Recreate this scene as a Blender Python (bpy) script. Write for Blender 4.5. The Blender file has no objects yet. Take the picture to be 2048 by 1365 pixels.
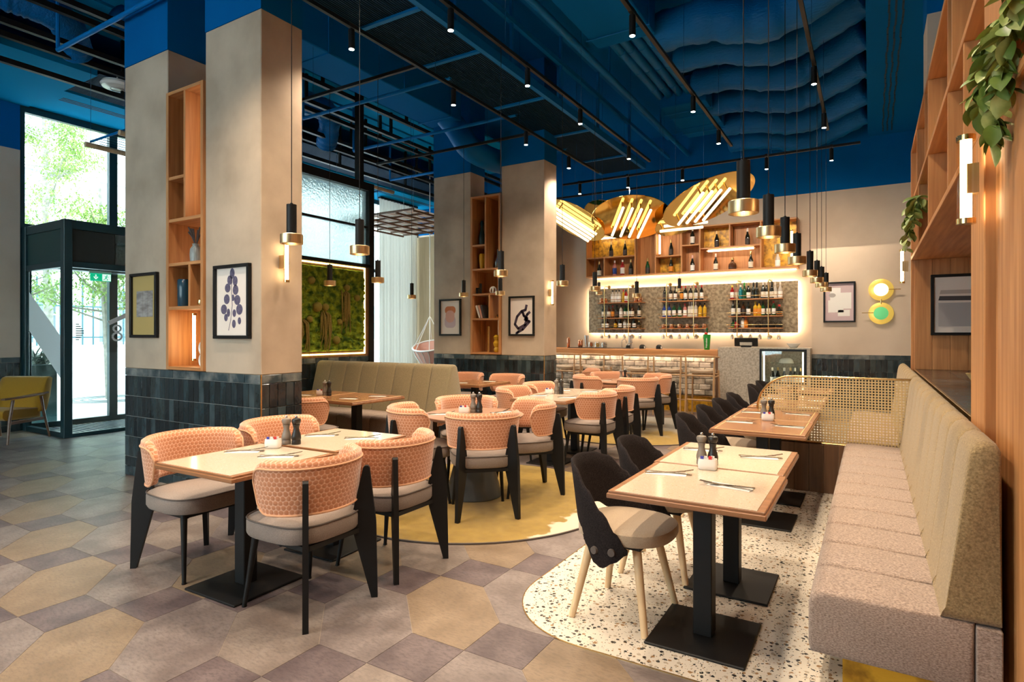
import bpy, math, random
from mathutils import Vector, Matrix
random.seed(7)
PI = math.pi
sc = bpy.context.scene
COL = sc.collection

# ---------------------------------------------------------------- camera
F_PX, HOR, EYE = 1190.0, 668.0, 1.4
YAW = math.atan2(718.0, F_PX)
cam_d = bpy.data.cameras.new('camera'); cam = bpy.data.objects.new('camera', cam_d); COL.objects.link(cam)
cam_d.sensor_width = 36.0; cam_d.lens = 36.0*F_PX/2048.0
cam_d.shift_y = (HOR-682.5)/2048.0
cam_d.clip_start = 0.05; cam_d.clip_end = 300
cam.location = (0, 0, EYE); cam.rotation_euler = (PI/2, 0, YAW)
sc.camera = cam

# ---------------------------------------------------------------- world: bright overcast spring sky
w = bpy.data.worlds.new('sky'); sc.world = w; w.use_nodes = True
nt = w.node_tree; bg = nt.nodes['Background']
bg.inputs[0].default_value = (0.80, 0.92, 1.0, 1); bg.inputs[1].default_value = 8.0

# ---------------------------------------------------------------- exposure and light path limits
sc.view_settings.view_transform = 'Standard'; sc.view_settings.look = 'None'
sc.view_settings.exposure = 0.40; sc.view_settings.gamma = 1.0; sc.view_settings.use_curve_mapping = False
cy = sc.cycles
cy.max_bounces = 6; cy.diffuse_bounces = 3; cy.glossy_bounces = 3; cy.transmission_bounces = 4; cy.transparent_max_bounces = 10
cy.use_adaptive_sampling = True; cy.adaptive_threshold = .04; cy.light_sampling_threshold = .02; cy.use_light_tree = False
cy.caustics_reflective = False; cy.caustics_refractive = False; cy.sample_clamp_indirect = 6.0
cy.use_denoising = True
SPOT_W, PEND_W, TUBE_E, STRIP_E = 125.0, 15.0, 8.0, 10.0
WARM = (1.0, 0.81, 0.60); WARM2 = (1.0, 0.75, 0.48)

# ---------------------------------------------------------------- mesh helpers
class MB:
    def __init__(s): s.v = []; s.f = []; s.mi = []; s.uv = None
    def add(s, vs, fs, mi=0):
        o = len(s.v); s.v += [tuple(p) for p in vs]
        for f in fs: s.f.append(tuple(o+i for i in f)); s.mi.append(mi)
        return s
    def box(s, x0, x1, y0, y1, z0, z1, mi=0, ch=0.0, M=None):
        if x1 < x0: x0, x1 = x1, x0
        if y1 < y0: y0, y1 = y1, y0
        if z1 < z0: z0, z1 = z1, z0
        if ch <= 0:
            vs = [(x, y, z) for z in (z0, z1) for y in (y0, y1) for x in (x0, x1)]
            fs = [(0, 2, 3, 1), (4, 5, 7, 6), (0, 1, 5, 4), (2, 6, 7, 3), (0, 4, 6, 2), (1, 3, 7, 5)]
        else:
            ch = min(ch, (x1-x0)*.49, (y1-y0)*.49, (z1-z0)*.49)
            # chamfered box: three rings
            def rect(i, z): return [(x0+i, y0+i, z), (x1-i, y0+i, z), (x1-i, y1-i, z), (x0+i, y1-i, z)]
            r = lambda z, a, b: [(x0+a, y0+b, z), (x1-a, y0+b, z), (x1-b, y0+a, z), (x1-b, y1-a, z), (x1-a, y1-b, z), (x0+a, y1-b, z), (x0+b, y1-a, z), (x0+b, y0+a, z)]
            vs = r(z0, ch, ch) + r(z0+ch, ch, 0) + r(z1-ch, ch, 0) + r(z1, ch, ch)
            fs = [tuple(range(7, -1, -1)), tuple(range(24, 32))]
            for k in range(3):
                for i in range(8):
                    j = (i+1) % 8; fs.append((k*8+i, k*8+j, k*8+8+j, k*8+8+i))
        if M is not None: vs = [M @ Vector(p) for p in vs]
        return s.add(vs, fs, mi)
    def bar(s, p0, p1, wx, wy, mi=0, up=(0, 0, 1)):
        p0 = Vector(p0); p1 = Vector(p1); d = (p1-p0).normalized(); u = Vector(up)
        if abs(d.dot(u)) > .98: u = Vector((1, 0, 0))
        a = d.cross(u).normalized(); b = a.cross(d).normalized(); vs = []
        for p in (p0, p1):
            for sx, sy in ((-1, -1), (1, -1), (1, 1), (-1, 1)): vs.append(p + a*sx*wx/2 + b*sy*wy/2)
        return s.add(vs, [(3, 2, 1, 0), (4, 5, 6, 7), (0, 1, 5, 4), (1, 2, 6, 5), (2, 3, 7, 6), (3, 0, 4, 7)], mi)
    def cyl(s, p0, p1, r0, r1=None, n=12, mi=0, cap=True):
        if r1 is None: r1 = r0
        p0 = Vector(p0); p1 = Vector(p1); d = (p1-p0).normalized(); u = Vector((0, 0, 1))
        if abs(d.dot(u)) > .98: u = Vector((1, 0, 0))
        a = d.cross(u).normalized(); b = d.cross(a).normalized(); vs = []
        for p, r in ((p0, r0), (p1, r1)):
            for i in range(n):
                t = 2*PI*i/n; vs.append(p + a*math.cos(t)*r + b*math.sin(t)*r)
        fs = [(i, (i+1) % n, n+(i+1) % n, n+i) for i in range(n)]
        if cap: fs += [tuple(range(n-1, -1, -1)), tuple(range(n, 2*n))]
        return s.add(vs, fs, mi)
    def lathe(s, prof, n=20, c=(0, 0, 0), mi=0, mis=None, ring=False):
        if ring: prof = list(prof)+[prof[0]]
        vs = []; fs = []; ms = []
        for r, z in prof:
            for i in range(n):
                t = 2*PI*i/n; vs.append((c[0]+r*math.cos(t), c[1]+r*math.sin(t), c[2]+z))
        o = len(s.v); s.v += vs
        for k in range(len(prof)-1):
            for i in range(n):
                j = (i+1) % n; s.f.append((o+k*n+i, o+k*n+j, o+(k+1)*n+j, o+(k+1)*n+i)); s.mi.append(mis[k] if mis else mi)
        if ring: return s
        s.f.append(tuple(o+i for i in range(n-1, -1, -1))); s.mi.append(mis[0] if mis else mi)
        s.f.append(tuple(o+(len(prof)-1)*n+i for i in range(n))); s.mi.append(mis[-1] if mis else mi)
        return s
    def tube(s, pts, r, n=8, mi=0, closed=False, rs=None):
        pts = [Vector(p) for p in pts]; m = len(pts); vs = []; prev = None
        for i, p in enumerate(pts):
            if closed: d = pts[(i+1) % m]-pts[i-1]
            else: d = pts[min(i+1, m-1)]-pts[max(i-1, 0)]
            d.normalize()
            if prev is None:
                u = Vector((0, 0, 1)) if abs(d.z) < .9 else Vector((1, 0, 0))
                a = d.cross(u).normalized()
            else: a = (prev - d*prev.dot(d)).normalized()
            prev = a; b = d.cross(a); rr = rs[i] if rs else r
            for k in range(n):
                t = 2*PI*k/n; vs.append(p + a*math.cos(t)*rr + b*math.sin(t)*rr)
        fs = []
        for i in range(m if closed else m-1):
            i2 = (i+1) % m
            for k in range(n): k2 = (k+1) % n; fs.append((i*n+k, i*n+k2, i2*n+k2, i2*n+k))
        if not closed: fs += [tuple(range(n-1, -1, -1)), tuple((m-1)*n+k for k in range(n))]
        return s.add(vs, fs, mi)
    def prism(s, poly, z0, z1, mi=0, M=None):
        n = len(poly); vs = [(x, y, z0) for x, y in poly] + [(x, y, z1) for x, y in poly]
        fs = [tuple(range(n-1, -1, -1)), tuple(range(n, 2*n))] + [(i, (i+1) % n, n+(i+1) % n, n+i) for i in range(n)]
        if M is not None: vs = [M @ Vector(p) for p in vs]
        return s.add(vs, fs, mi)
    def sph(s, c, r, n=10, m=7, mi=0, sz=1.0):
        vs = [(c[0], c[1], c[2]-r*sz)]; 
        for k in range(1, m):
            ph = -PI/2 + PI*k/m
            for i in range(n): t = 2*PI*i/n; vs.append((c[0]+r*math.cos(ph)*math.cos(t), c[1]+r*math.cos(ph)*math.sin(t), c[2]+r*sz*math.sin(ph)))
        vs.append((c[0], c[1], c[2]+r*sz)); fs = []
        for i in range(n): fs.append((0, 1+(i+1) % n, 1+i)); fs.append((len(vs)-1, 1+(m-2)*n+i, 1+(m-2)*n+(i+1) % n))
        for k in range(m-2):
            for i in range(n): j = (i+1) % n; fs.append((1+k*n+i, 1+k*n+j, 1+(k+1)*n+j, 1+(k+1)*n+i))
        return s.add(vs, fs, mi)
    def grid(s, P, cu=False, cv=False, mi=0, flip=False):
        nu, nv = len(P), len(P[0]); vs = [q for row in P for q in row]; fs = []
        for i in range(nu if cu else nu-1):
            for j in range(nv if cv else nv-1):
                a, b = i, (i+1) % nu; c, d = j, (j+1) % nv
                q = (a*nv+c, b*nv+c, b*nv+d, a*nv+d); fs.append(q[::-1] if flip else q)
        return s.add(vs, fs, mi)
    def build(s, name, mats, parent=None, smooth=True, ang=0.7, uv=None, loc=None, rotz=0.0):
        me = bpy.data.meshes.new(name); me.from_pydata(s.v, [], s.f)
        if not isinstance(mats, (list, tuple)): mats = [mats]
        for m in mats: me.materials.append(M[m])
        if len(mats) > 1: me.polygons.foreach_set('material_index', s.mi)
        if uv is not None:
            l = me.uv_layers.new(name='UVMap'); 
            for lp in me.loops: l.data[lp.index].uv = uv[lp.vertex_index]
        if smooth:
            me.polygons.foreach_set('use_smooth', [True]*len(me.polygons)); me.set_sharp_from_angle(angle=ang)
        me.update()
        o = bpy.data.objects.new(name, me); COL.objects.link(o)
        if parent: o.parent = parent
        if loc: o.location = loc
        if rotz: o.rotation_euler = (0, 0, rotz)
        return o
def tag(o, label=None, cat=None, group=None, kind=None):
    if label: o['label'] = label
    if cat: o['category'] = cat
    if group: o['group'] = group
    if kind: o['kind'] = kind
    return o
def thing(name, label, cat, loc=(0, 0, 0), rotz=0.0, group=None, kind=None):
    o = bpy.data.objects.new(name, None); COL.objects.link(o); o.empty_display_size = .1
    o.location = loc; o.rotation_euler = (0, 0, rotz); return tag(o, label, cat, group, kind)
def struct(name): return thing(name, None, None, kind='structure')
def inst(src, name, parent, loc, rotz=0.0, scale=None):
    o = bpy.data.objects.new(name, src.data); COL.objects.link(o); o.parent = parent
    o.location = loc; o.rotation_euler = (0, 0, rotz)
    if scale: o.scale = scale
    return o
def copy_tree(src, loc, rotz=0.0, label=None, group=None):
    def rec(o, par):
        c = o.copy(); COL.objects.link(c); c.parent = par
        for ch in KIDS.get(o.name, list(o.children)): rec(ch, c)
        return c
    r = rec(src, None); r.location = loc; r.rotation_euler = (0, 0, rotz)
    if label: r['label'] = label
    if group: r['group'] = group
    return r
KIDS = {}
def kids_cache(o):
    KIDS[o.name] = [c for c in bpy.data.objects if c.parent == o]
    for c in KIDS[o.name]: kids_cache(c)
def lamp(name, kind, loc, energy, color, parent=None, **kw):
    d = bpy.data.lights.new(name, kind); d.energy = energy; d.color = color
    for k, v in kw.items():
        if k not in ('rot',): setattr(d, k, v)
    o = bpy.data.objects.new(name, d); COL.objects.link(o); o.location = loc
    if 'rot' in kw: o.rotation_euler = kw['rot']
    if parent: o.parent = parent
    return o
ORD = ['first', 'second', 'third', 'fourth', 'fifth', 'sixth', 'seventh', 'eighth', 'ninth', 'tenth', 'eleventh', 'twelfth', 'thirteenth', 'fourteenth']

# ---------------------------------------------------------------- materials
M = {}
def N(nt, t, **kw):
    n = nt.nodes.new(t)
    for k, v in kw.items():
        if k.startswith('i'):
            key = k[1:]; n.inputs[int(key) if key.isdigit() else key].default_value = v
        else: setattr(n, k, v)
    return n
def mat(name, col, rough=.5, metal=0.0, col2=None, nscale=5.0, stretch=None, coord='pos', bump=0.0, bscale=None, detail=4.0, emit=None, estr=0.0, lo=.35, hi=.65, coat=0.0, spec=.5, trans=0.0, sheen=0.0, alpha=1.0):
    m = bpy.data.materials.new(name); m.use_nodes = True; nt = m.node_tree; b = nt.nodes['Principled BSDF']; L = nt.links.new
    b.inputs['Base Color'].default_value = (*col, 1); b.inputs['Roughness'].default_value = rough; b.inputs['Metallic'].default_value = metal
    b.inputs['Coat Weight'].default_value = coat; b.inputs['Specular IOR Level'].default_value = spec; b.inputs['Transmission Weight'].default_value = trans
    b.inputs['Sheen Weight'].default_value = sheen; b.inputs['Alpha'].default_value = alpha
    if emit: b.inputs['Emission Color'].default_value = (*emit, 1); b.inputs['Emission Strength'].default_value = estr
    if col2 or bump:
        if coord == 'pos': src = N(nt, 'ShaderNodeNewGeometry').outputs['Position']
        else: src = N(nt, 'ShaderNodeTexCoord').outputs['Object']
        if stretch:
            mp = N(nt, 'ShaderNodeMapping'); mp.inputs['Scale'].default_value = stretch; L(src, mp.inputs[0]); src = mp.outputs[0]
        if col2:
            n = N(nt, 'ShaderNodeTexNoise'); n.inputs['Scale'].default_value = nscale; n.inputs['Detail'].default_value = detail; L(src, n.inputs[0])
            r = N(nt, 'ShaderNodeValToRGB'); r.color_ramp.elements[0].position = lo; r.color_ramp.elements[1].position = hi
            r.color_ramp.elements[0].color = (*col, 1); r.color_ramp.elements[1].color = (*col2, 1)
            L(n.outputs[0], r.inputs[0]); L(r.outputs[0], b.inputs['Base Color'])
        if bump:
            n2 = N(nt, 'ShaderNodeTexNoise'); n2.inputs['Scale'].default_value = bscale or nscale; n2.inputs['Detail'].default_value = 3; L(src, n2.inputs[0])
            bp = N(nt, 'ShaderNodeBump'); bp.inputs['Strength'].default_value = bump; bp.inputs['Distance'].default_value = .01
            L(n2.outputs[0], bp.inputs['Height']); L(bp.outputs[0], b.inputs['Normal'])
    M[name] = m; return m
def glow(name, col, strength):
    m = bpy.data.materials.new(name); m.use_nodes = True; nt = m.node_tree; nt.nodes.remove(nt.nodes['Principled BSDF'])
    e = N(nt, 'ShaderNodeEmission'); e.inputs[0].default_value = (*col, 1); e.inputs[1].default_value = strength
    nt.links.new(e.outputs[0], nt.nodes['Material Output'].inputs[0]); M[name] = m; return m
def thin_glass(name, tint, gloss=.08):
    m = bpy.data.materials.new(name); m.use_nodes = True; nt = m.node_tree; nt.nodes.remove(nt.nodes['Principled BSDF'])
    t = N(nt, 'ShaderNodeBsdfTransparent'); t.inputs[0].default_value = (*tint, 1); g = N(nt, 'ShaderNodeBsdfGlossy'); g.inputs['Roughness'].default_value = .02
    x = N(nt, 'ShaderNodeMixShader'); x.inputs[0].default_value = gloss; L = nt.links.new
    L(t.outputs[0], x.inputs[1]); L(g.outputs[0], x.inputs[2]); L(x.outputs[0], nt.nodes['Material Output'].inputs[0]); M[name] = m; return m

mat('plaster', (.385, .292, .208), .75, col2=(.53, .415, .305), nscale=1.9, detail=9, bump=.12, bscale=7)
mat('wall_plaster', (.56, .44, .335), .8, col2=(.66, .535, .42), nscale=1.3, detail=6, bump=.08, bscale=8)
mat('blue_paint', (.001, .115, .36), .8, spec=.03)
mat('blue_wall', (.001, .10, .31), .8, col2=(.001, .115, .35), nscale=2, spec=.03)
mat('blue_metal', (.001, .14, .42), .5, spec=.12)
mat('blue_light', (.001, .23, .46), .8, spec=.03)
mat('ribbed_dark', (.004, .024, .058), .7, spec=.08)
mat('flex_foil', (.001, .12, .36), .42, spec=.15, bump=1.0, bscale=16, stretch=(1, 3, 3))
mat('ceiling_dark', (.003, .035, .075), .8)
mat('black_metal', (.007, .007, .0075), .5, spec=.28)
mat('black_frame', (.007, .007, .0075), .4, spec=.3)
mat('dark_teal_frame', (.012, .045, .055), .35)
mat('brass', (.80, .56, .25), .22, metal=1.0)
mat('brass_satin', (.78, .60, .36), .34, metal=1.0, col2=(.68, .48, .24), nscale=9, stretch=(30, 30, .2), coord='obj')
mat('brass_mirror', (.86, .60, .18), .06, metal=1.0)
mat('brass_dim', (.60, .42, .16), .35, metal=.9)
mat('steel', (.6, .6, .6), .25, metal=1.0)
def wood(name, c1, c2, axis='z', rough=.45, coord='pos', sc_=1.0):
    st = {'x': (.7*sc_, 14*sc_, 14*sc_), 'y': (14*sc_, .7*sc_, 14*sc_), 'z': (14*sc_, 14*sc_, .7*sc_)}[axis]
    mat(name, c1, rough, col2=c2, nscale=2.2, stretch=st, coord=coord, detail=8, bump=.06, lo=.3, hi=.7)
wood('oak_z', (.38, .152, .048), (.60, .285, .108), 'z')
wood('oak_y', (.38, .152, .048), (.60, .285, .108), 'y')
wood('oak_x', (.38, .152, .048), (.60, .285, .108), 'x')
wood('oak_dark', (.115, .055, .025), (.20, .10, .048), 'z')
wood('oak_light', (.50, .33, .18), (.66, .46, .27), 'z')
wood('table_wood', (.20, .082, .032), (.32, .148, .066), 'x', .3, 'obj')
wood('table_top_wood', (.215, .088, .034), (.30, .138, .060), 'y', .22, 'obj')
wood('pale_leg', (.60, .41, .22), (.72, .53, .32), 'z', .5, 'obj')
wood('stool_wood', (.40, .23, .11), (.54, .34, .18), 'z', .5, 'obj')
wood('walnut', (.115, .055, .028), (.20, .10, .05), 'x', .4, 'obj')
mat('lacquer_table', (.33, .185, .12), .35)
mat('cone_grey', (.07, .08, .085), .4, col2=(.10, .11, .115), nscale=3)
mat('seat_taupe', (.20, .158, .135), .9, col2=(.26, .21, .18), nscale=220, coord='obj', bump=.25, bscale=260, sheen=.1)
mat('seat_beige', (.36, .26, .17), .9, col2=(.43, .32, .215), nscale=220, coord='obj', bump=.2, bscale=260, sheen=.3)
mat('piping', (.10, .08, .07), .8)
mat('piping_peach', (.62, .33, .19), .9)
mat('felt_dark', (.011, .0085, .009), .95, col2=(.026, .020, .020), nscale=160, coord='obj', bump=.25, bscale=200, spec=.15)
mat('bench_back', (.165, .108, .044), .9, col2=(.36, .25, .118), nscale=150, bump=.35, bscale=230, sheen=.2, lo=.3, hi=.7)
mat('bench_seat', (.17, .118, .092), .9, col2=(.45, .34, .275), nscale=130, stretch=(1, 1, 2), bump=.35, bscale=220, sheen=.2, lo=.3, hi=.7)
mat('sofa_olive', (.175, .135, .07), .9, col2=(.255, .20, .11), nscale=150, bump=.2, bscale=200, sheen=.2)
mat('mustard', (.34, .17, .005), .9, col2=(.42, .215, .008), nscale=200, coord='obj', bump=.2, sheen=.2)
mat('grout', (.30, .255, .205), .9)
mat('white_ceramic', (.82, .80, .76), .2)
mat('paper', (.80, .77, .72), .8)
mat('cutlery', (.32, .29, .25), .25, metal=1.0)
mat('mill_black', (.018, .016, .014), .38)
mat('mill_grey', (.20, .17, .14), .45)
mat('sachet_blue', (.05, .05, .35), .5); mat('sachet_red', (.6, .03, .03), .5)
mat('exit_green', (.0, .22, .11), .5, emit=(0, .45, .22), estr=.9); mat('exit_white', (.8, .8, .8), .5, emit=(.8, .9, .85), estr=.9); mat('white_print', (.85, .85, .85), .6)
mat('stone_panel', (.20, .155, .095), .55, col2=(.44, .355, .235), nscale=18, detail=9, lo=.38, hi=.64, bump=.15, bscale=40)
mat('stone_counter', (.33, .29, .235), .5, col2=(.52, .47, .40), nscale=34, detail=8, bump=.1, bscale=40)
mat('gold_leaf', (.78, .43, .03), .38, metal=.1, col2=(.26, .115, .008), nscale=11, detail=9, lo=.42, hi=.66, bump=.5, bscale=14)
mat('moss', (.035, .10, .004), .95, col2=(.34, .44, .02), nscale=11, detail=9, lo=.36, hi=.66, bump=1.0, bscale=55)
mat('moss_ball', (.34, .27, .05), .95, bump=.8, bscale=60)
mat('amaranth', (.22, .16, .035), .95, col2=(.30, .22, .05), nscale=60)
mat('leaf', (.08, .15, .02), .5, col2=(.22, .30, .05), nscale=9, coord='obj')
mat('leaf_pale', (.48, .50, .16), .5, col2=(.16, .24, .035), nscale=16, coord='obj')
mat('leaf_dark', (.015, .05, .03), .5)
mat('cane', (.60, .43, .20), .55)
mat('copper', (.75, .36, .22), .22, metal=1.0)
mat('brick_glaze', (.58, .50, .41), .22, col2=(.14, .125, .10), nscale=7, detail=7, lo=.42, hi=.7, bump=.2, bscale=9)
mat('curtain', (.82, .80, .76), .9, col2=(.76, .73, .68), nscale=3)
mat('pale_oak_wall', (.62, .44, .25), .6, col2=(.70, .52, .32), nscale=2.2, stretch=(14, 14, .5))
mat('pavement', (.62, .64, .66), .8, col2=(.70, .71, .72), nscale=2)
mat('facade_pale', (.74, .70, .64), .9, col2=(.80, .77, .72), nscale=1)
mat('facade_white', (.85, .84, .82), .9)
mat('win_dark', (.30, .36, .40), .3)
mat('bark', (.34, .31, .27), .9, col2=(.22, .2, .17), nscale=12)
mat('tree_leaf', (.20, .34, .06), .7, col2=(.34, .48, .13), nscale=3)
mat('planter', (.012, .05, .05), .5)
mat('rack_teal', (.03, .12, .15), .5)
mat('glass_bottle_dark', (.010, .012, .008), .12, spec=.6); mat('glass_green', (.01, .07, .02), .12); mat('glass_brown', (.07, .02, .005), .12)
mat('glass_clear', (.55, .50, .44), .08); mat('liq_red', (.32, .01, .01), .15); mat('liq_yellow', (.60, .35, .02), .2); mat('liq_blue', (.02, .05, .25), .15); mat('liq_orange', (.55, .16, .02), .2); mat('liq_pink', (.5, .18, .16), .2); mat('liq_teal', (.02, .22, .26), .2)
mat('label_cream', (.78, .70, .58), .7); mat('label_dark', (.04, .03, .03), .6); mat('label_orange', (.7, .25, .02), .6); mat('label_white', (.85, .84, .82), .6)
mat('cap_red', (.5, .02, .02), .4); mat('cap_gold', (.75, .52, .22), .3, metal=.8); mat('cap_black', (.015, .015, .015), .4); mat('cap_white', (.8, .75, .7), .4); mat('cap_green', (.05, .35, .05), .4); mat('cap_yellow', (.8, .6, .05), .4); mat('cap_pink', (.75, .45, .40), .4)
mat('vase_grey', (.22, .25, .24), .3, col2=(.35, .38, .36), nscale=3, stretch=(40, 40, 1)); mat('vase_yellow', (.62, .36, .02), .25); mat('vase_blue', (.015, .05, .08), .2)
mat('bowl', (.55, .42, .18), .35); mat('banana', (.70, .48, .03), .5); mat('apple', (.5, .05, .03), .4)
mat('green_bucket', (.01, .30, .04), .3)
mat('disc_light', (.95, .75, .35), .4, emit=(1, .78, .36), estr=2.2)
mat('disc_gold', (.80, .55, .14), .35, metal=.7, emit=(1, .68, .12), estr=.35)
mat('disc_green', (.06, .40, .14), .4, emit=(.25, .8, .30), estr=.35)
mat('frost_white', (.75, .85, .85), .8)
mat('floor_base', (.34, .28, .22), .9)
glow('tube_glow', (1.0, .80, .52), TUBE_E); glow('strip_glow', WARM, STRIP_E); glow('strip_yellow', (1.0, .74, .20), 7.0); glow('disc_tube', (1.0, .80, .46), 2.2); glow('sconce_glow', (1.0, .78, .48), 17.0); glow('cabinet_glow', (1.0, .78, .5), 14.0); mat('header_dark', (.022, .024, .022), .3); glow('halo_glow', (1.0, .76, .48), 42.0); glow('bulb_glow', (1, .88, .70), 60.0); glow('pendant_glow', (1.0, .80, .52), TUBE_E); M['bulb_glow'].cycles.emission_sampling = 'NONE'; M['pendant_glow'].cycles.emission_sampling = 'NONE'; glow('bar_glow', (1.0, .82, .6), 22.0); glow('fridge_glow', (1, .86, .58), 2.2)
thin_glass('clear_glass', (.93, .98, .97)); thin_glass('smoked_glass', (.10, .12, .12), .10); thin_glass('tube_glass', (1, .93, .8), .08); thin_glass('wine_glass', (.93, .93, .93), .3)
def hexcell():
    m = mat('honeycomb', (.52, .20, .075), .85, sheen=.4); nt = m.node_tree; L = nt.links.new; b = nt.nodes['Principled BSDF']
    uv = N(nt, 'ShaderNodeUVMap'); mp = N(nt, 'ShaderNodeMapping'); mp.inputs['Scale'].default_value = (38, 38, 38); L(uv.outputs[0], mp.inputs[0])
    nz = N(nt, 'ShaderNodeTexNoise'); nz.inputs['Scale'].default_value = 1.2; L(mp.outputs[0], nz.inputs[0])
    nv = N(nt, 'ShaderNodeVectorMath', operation='MULTIPLY_ADD'); L(nz.outputs['Color'], nv.inputs[0]); nv.inputs[1].default_value = (.35, .35, 0); L(mp.outputs[0], nv.inputs[2])
    def cell(off):
        a = N(nt, 'ShaderNodeVectorMath', operation='ADD'); L(nv.outputs[0], a.inputs[0]); a.inputs[1].default_value = off
        q = N(nt, 'ShaderNodeVectorMath', operation='MODULO'); L(a.outputs[0], q.inputs[0]); q.inputs[1].default_value = (1, 1.7320508, 1)
        d = N(nt, 'ShaderNodeVectorMath', operation='SUBTRACT'); L(q.outputs[0], d.inputs[0]); d.inputs[1].default_value = (.5, .8660254, 0)
        z = N(nt, 'ShaderNodeVectorMath', operation='MULTIPLY'); L(d.outputs[0], z.inputs[0]); z.inputs[1].default_value = (1, 1, 0)
        l = N(nt, 'ShaderNodeVectorMath', operation='LENGTH'); L(z.outputs[0], l.inputs[0]); return l.outputs['Value']
    mn = N(nt, 'ShaderNodeMath', operation='MINIMUM'); L(cell((100, 173.20508, 0)), mn.inputs[0]); L(cell((100.5, 173.20508+.8660254, 0)), mn.inputs[1])
    r = N(nt, 'ShaderNodeValToRGB'); r.color_ramp.elements[0].position = .38; r.color_ramp.elements[1].position = .54
    r.color_ramp.elements[0].color = (.49, .19, .085, 1); r.color_ramp.elements[1].color = (.74, .43, .29, 1); L(mn.outputs[0], r.inputs[0]); L(r.outputs[0], b.inputs['Base Color'])
    bp = N(nt, 'ShaderNodeBump'); bp.inputs['Strength'].default_value = .6; bp.inputs['Distance'].default_value = .004; L(mn.outputs[0], bp.inputs['Height']); L(bp.outputs[0], b.inputs['Normal'])
hexcell()
def terrazzo(name, base, chips, scale, rough=.25, thr=.32, coord='pos'):
    m = mat(name, base, rough); nt = m.node_tree; L = nt.links.new; b = nt.nodes['Principled BSDF']
    src = N(nt, 'ShaderNodeNewGeometry').outputs['Position'] if coord == 'pos' else N(nt, 'ShaderNodeTexCoord').outputs['Object']
    mp = N(nt, 'ShaderNodeMapping'); mp.inputs['Scale'].default_value = (1, 1, .01); L(src, mp.inputs[0])
    nz = N(nt, 'ShaderNodeTexNoise'); nz.inputs['Scale'].default_value = scale*1.3; L(mp.outputs[0], nz.inputs[0])
    nv = N(nt, 'ShaderNodeVectorMath', operation='MULTIPLY_ADD'); L(nz.outputs['Color'], nv.inputs[0]); nv.inputs[1].default_value = (.6/scale, .6/scale, 0); L(mp.outputs[0], nv.inputs[2])
    prev = None
    for k, (sc2, th, cols) in enumerate(chips):
        v = N(nt, 'ShaderNodeTexVoronoi'); v.inputs['Scale'].default_value = scale*sc2; L(nv.outputs[0], v.inputs[0])
        lt = N(nt, 'ShaderNodeMath', operation='LESS_THAN'); L(v.outputs['Distance'], lt.inputs[0]); lt.inputs[1].default_value = th
        sp = N(nt, 'ShaderNodeSeparateColor'); L(v.outputs['Color'], sp.inputs[0])
        ok = N(nt, 'ShaderNodeMath', operation='LESS_THAN'); L(sp.outputs[1], ok.inputs[0]); ok.inputs[1].default_value = .55
        mm = N(nt, 'ShaderNodeMath', operation='MULTIPLY'); L(lt.outputs[0], mm.inputs[0]); L(ok.outputs[0], mm.inputs[1])
        r = N(nt, 'ShaderNodeValToRGB'); r.color_ramp.interpolation = 'CONSTANT'; els = r.color_ramp.elements
        while len(els) < len(cols): els.new(.5)
        for i, c in enumerate(cols): els[i].position = i/len(cols); els[i].color = (*c, 1)
        L(sp.outputs[0], r.inputs[0])
        mx = N(nt, 'ShaderNodeMixRGB'); L(mm.outputs[0], mx.inputs[0]); L(r.outputs[0], mx.inputs[2])
        if prev: L(prev.outputs[0], mx.inputs[1])
        else: mx.inputs[1].default_value = (*base, 1)
        prev = mx
    L(prev.outputs[0], b.inputs['Base Color'])
terrazzo('terrazzo_floor', (.66, .60, .51), [(1.0, .38, [(.02, .02, .02), (.30, .18, .09), (.05, .05, .05), (.42, .36, .28)]), (2.2, .33, [(.03, .03, .03), (.35, .22, .12), (.10, .09, .08), (.5, .45, .38)])], 42)
terrazzo('terrazzo_top', (.49, .40, .31), [(1.0, .26, [(.50, .36, .22), (.60, .50, .38), (.38, .28, .18)]), (2.4, .3, [(.55, .42, .28), (.66, .56, .44)])], 75, .12, coord='obj')
def floor_tile_mat(name, a, b_, c):
    m = mat(name, a, .42, col2=b_, nscale=5, detail=12, lo=.36, hi=.64, bump=.06, bscale=40); nt = m.node_tree; L = nt.links.new; b = nt.nodes['Principled BSDF']
    src = N(nt, 'ShaderNodeNewGeometry').outputs['Position']
    mp = N(nt, 'ShaderNodeMapping'); mp.inputs['Rotation'].default_value = (0, 0, .6); mp.inputs['Scale'].default_value = (1, 2.6, 1); L(src, mp.inputs[0])
    n = N(nt, 'ShaderNodeTexNoise'); n.inputs['Scale'].default_value = 30; n.inputs['Detail'].default_value = 10; n.inputs['Roughness'].default_value = .72; L(mp.outputs[0], n.inputs[0])
    r = N(nt, 'ShaderNodeValToRGB'); r.color_ramp.elements[0].position = .46; r.color_ramp.elements[1].position = .70; r.color_ramp.elements[0].color = (0, 0, 0, 1); r.color_ramp.elements[1].color = (.85, .85, .85, 1); L(n.outputs[0], r.inputs[0])
    old = b.inputs['Base Color'].links[0].from_socket
    mx = N(nt, 'ShaderNodeMixRGB'); L(r.outputs[0], mx.inputs[0]); L(old, mx.inputs[1]); mx.inputs[2].default_value = (*c, 1); L(mx.outputs[0], b.inputs['Base Color'])
floor_tile_mat('tile_ochre', (.18, .127, .082), (.245, .178, .12), (.115, .083, .062))
floor_tile_mat('tile_taupe', (.135, .106, .099), (.23, .19, .177), (.08, .063, .062))
floor_tile_mat('tile_sand', (.155, .12, .102), (.235, .192, .166), (.095, .075, .069))
floor_tile_mat('tile_plum', (.085, .062, .066), (.15, .115, .116), (.042, .031, .036))
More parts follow.
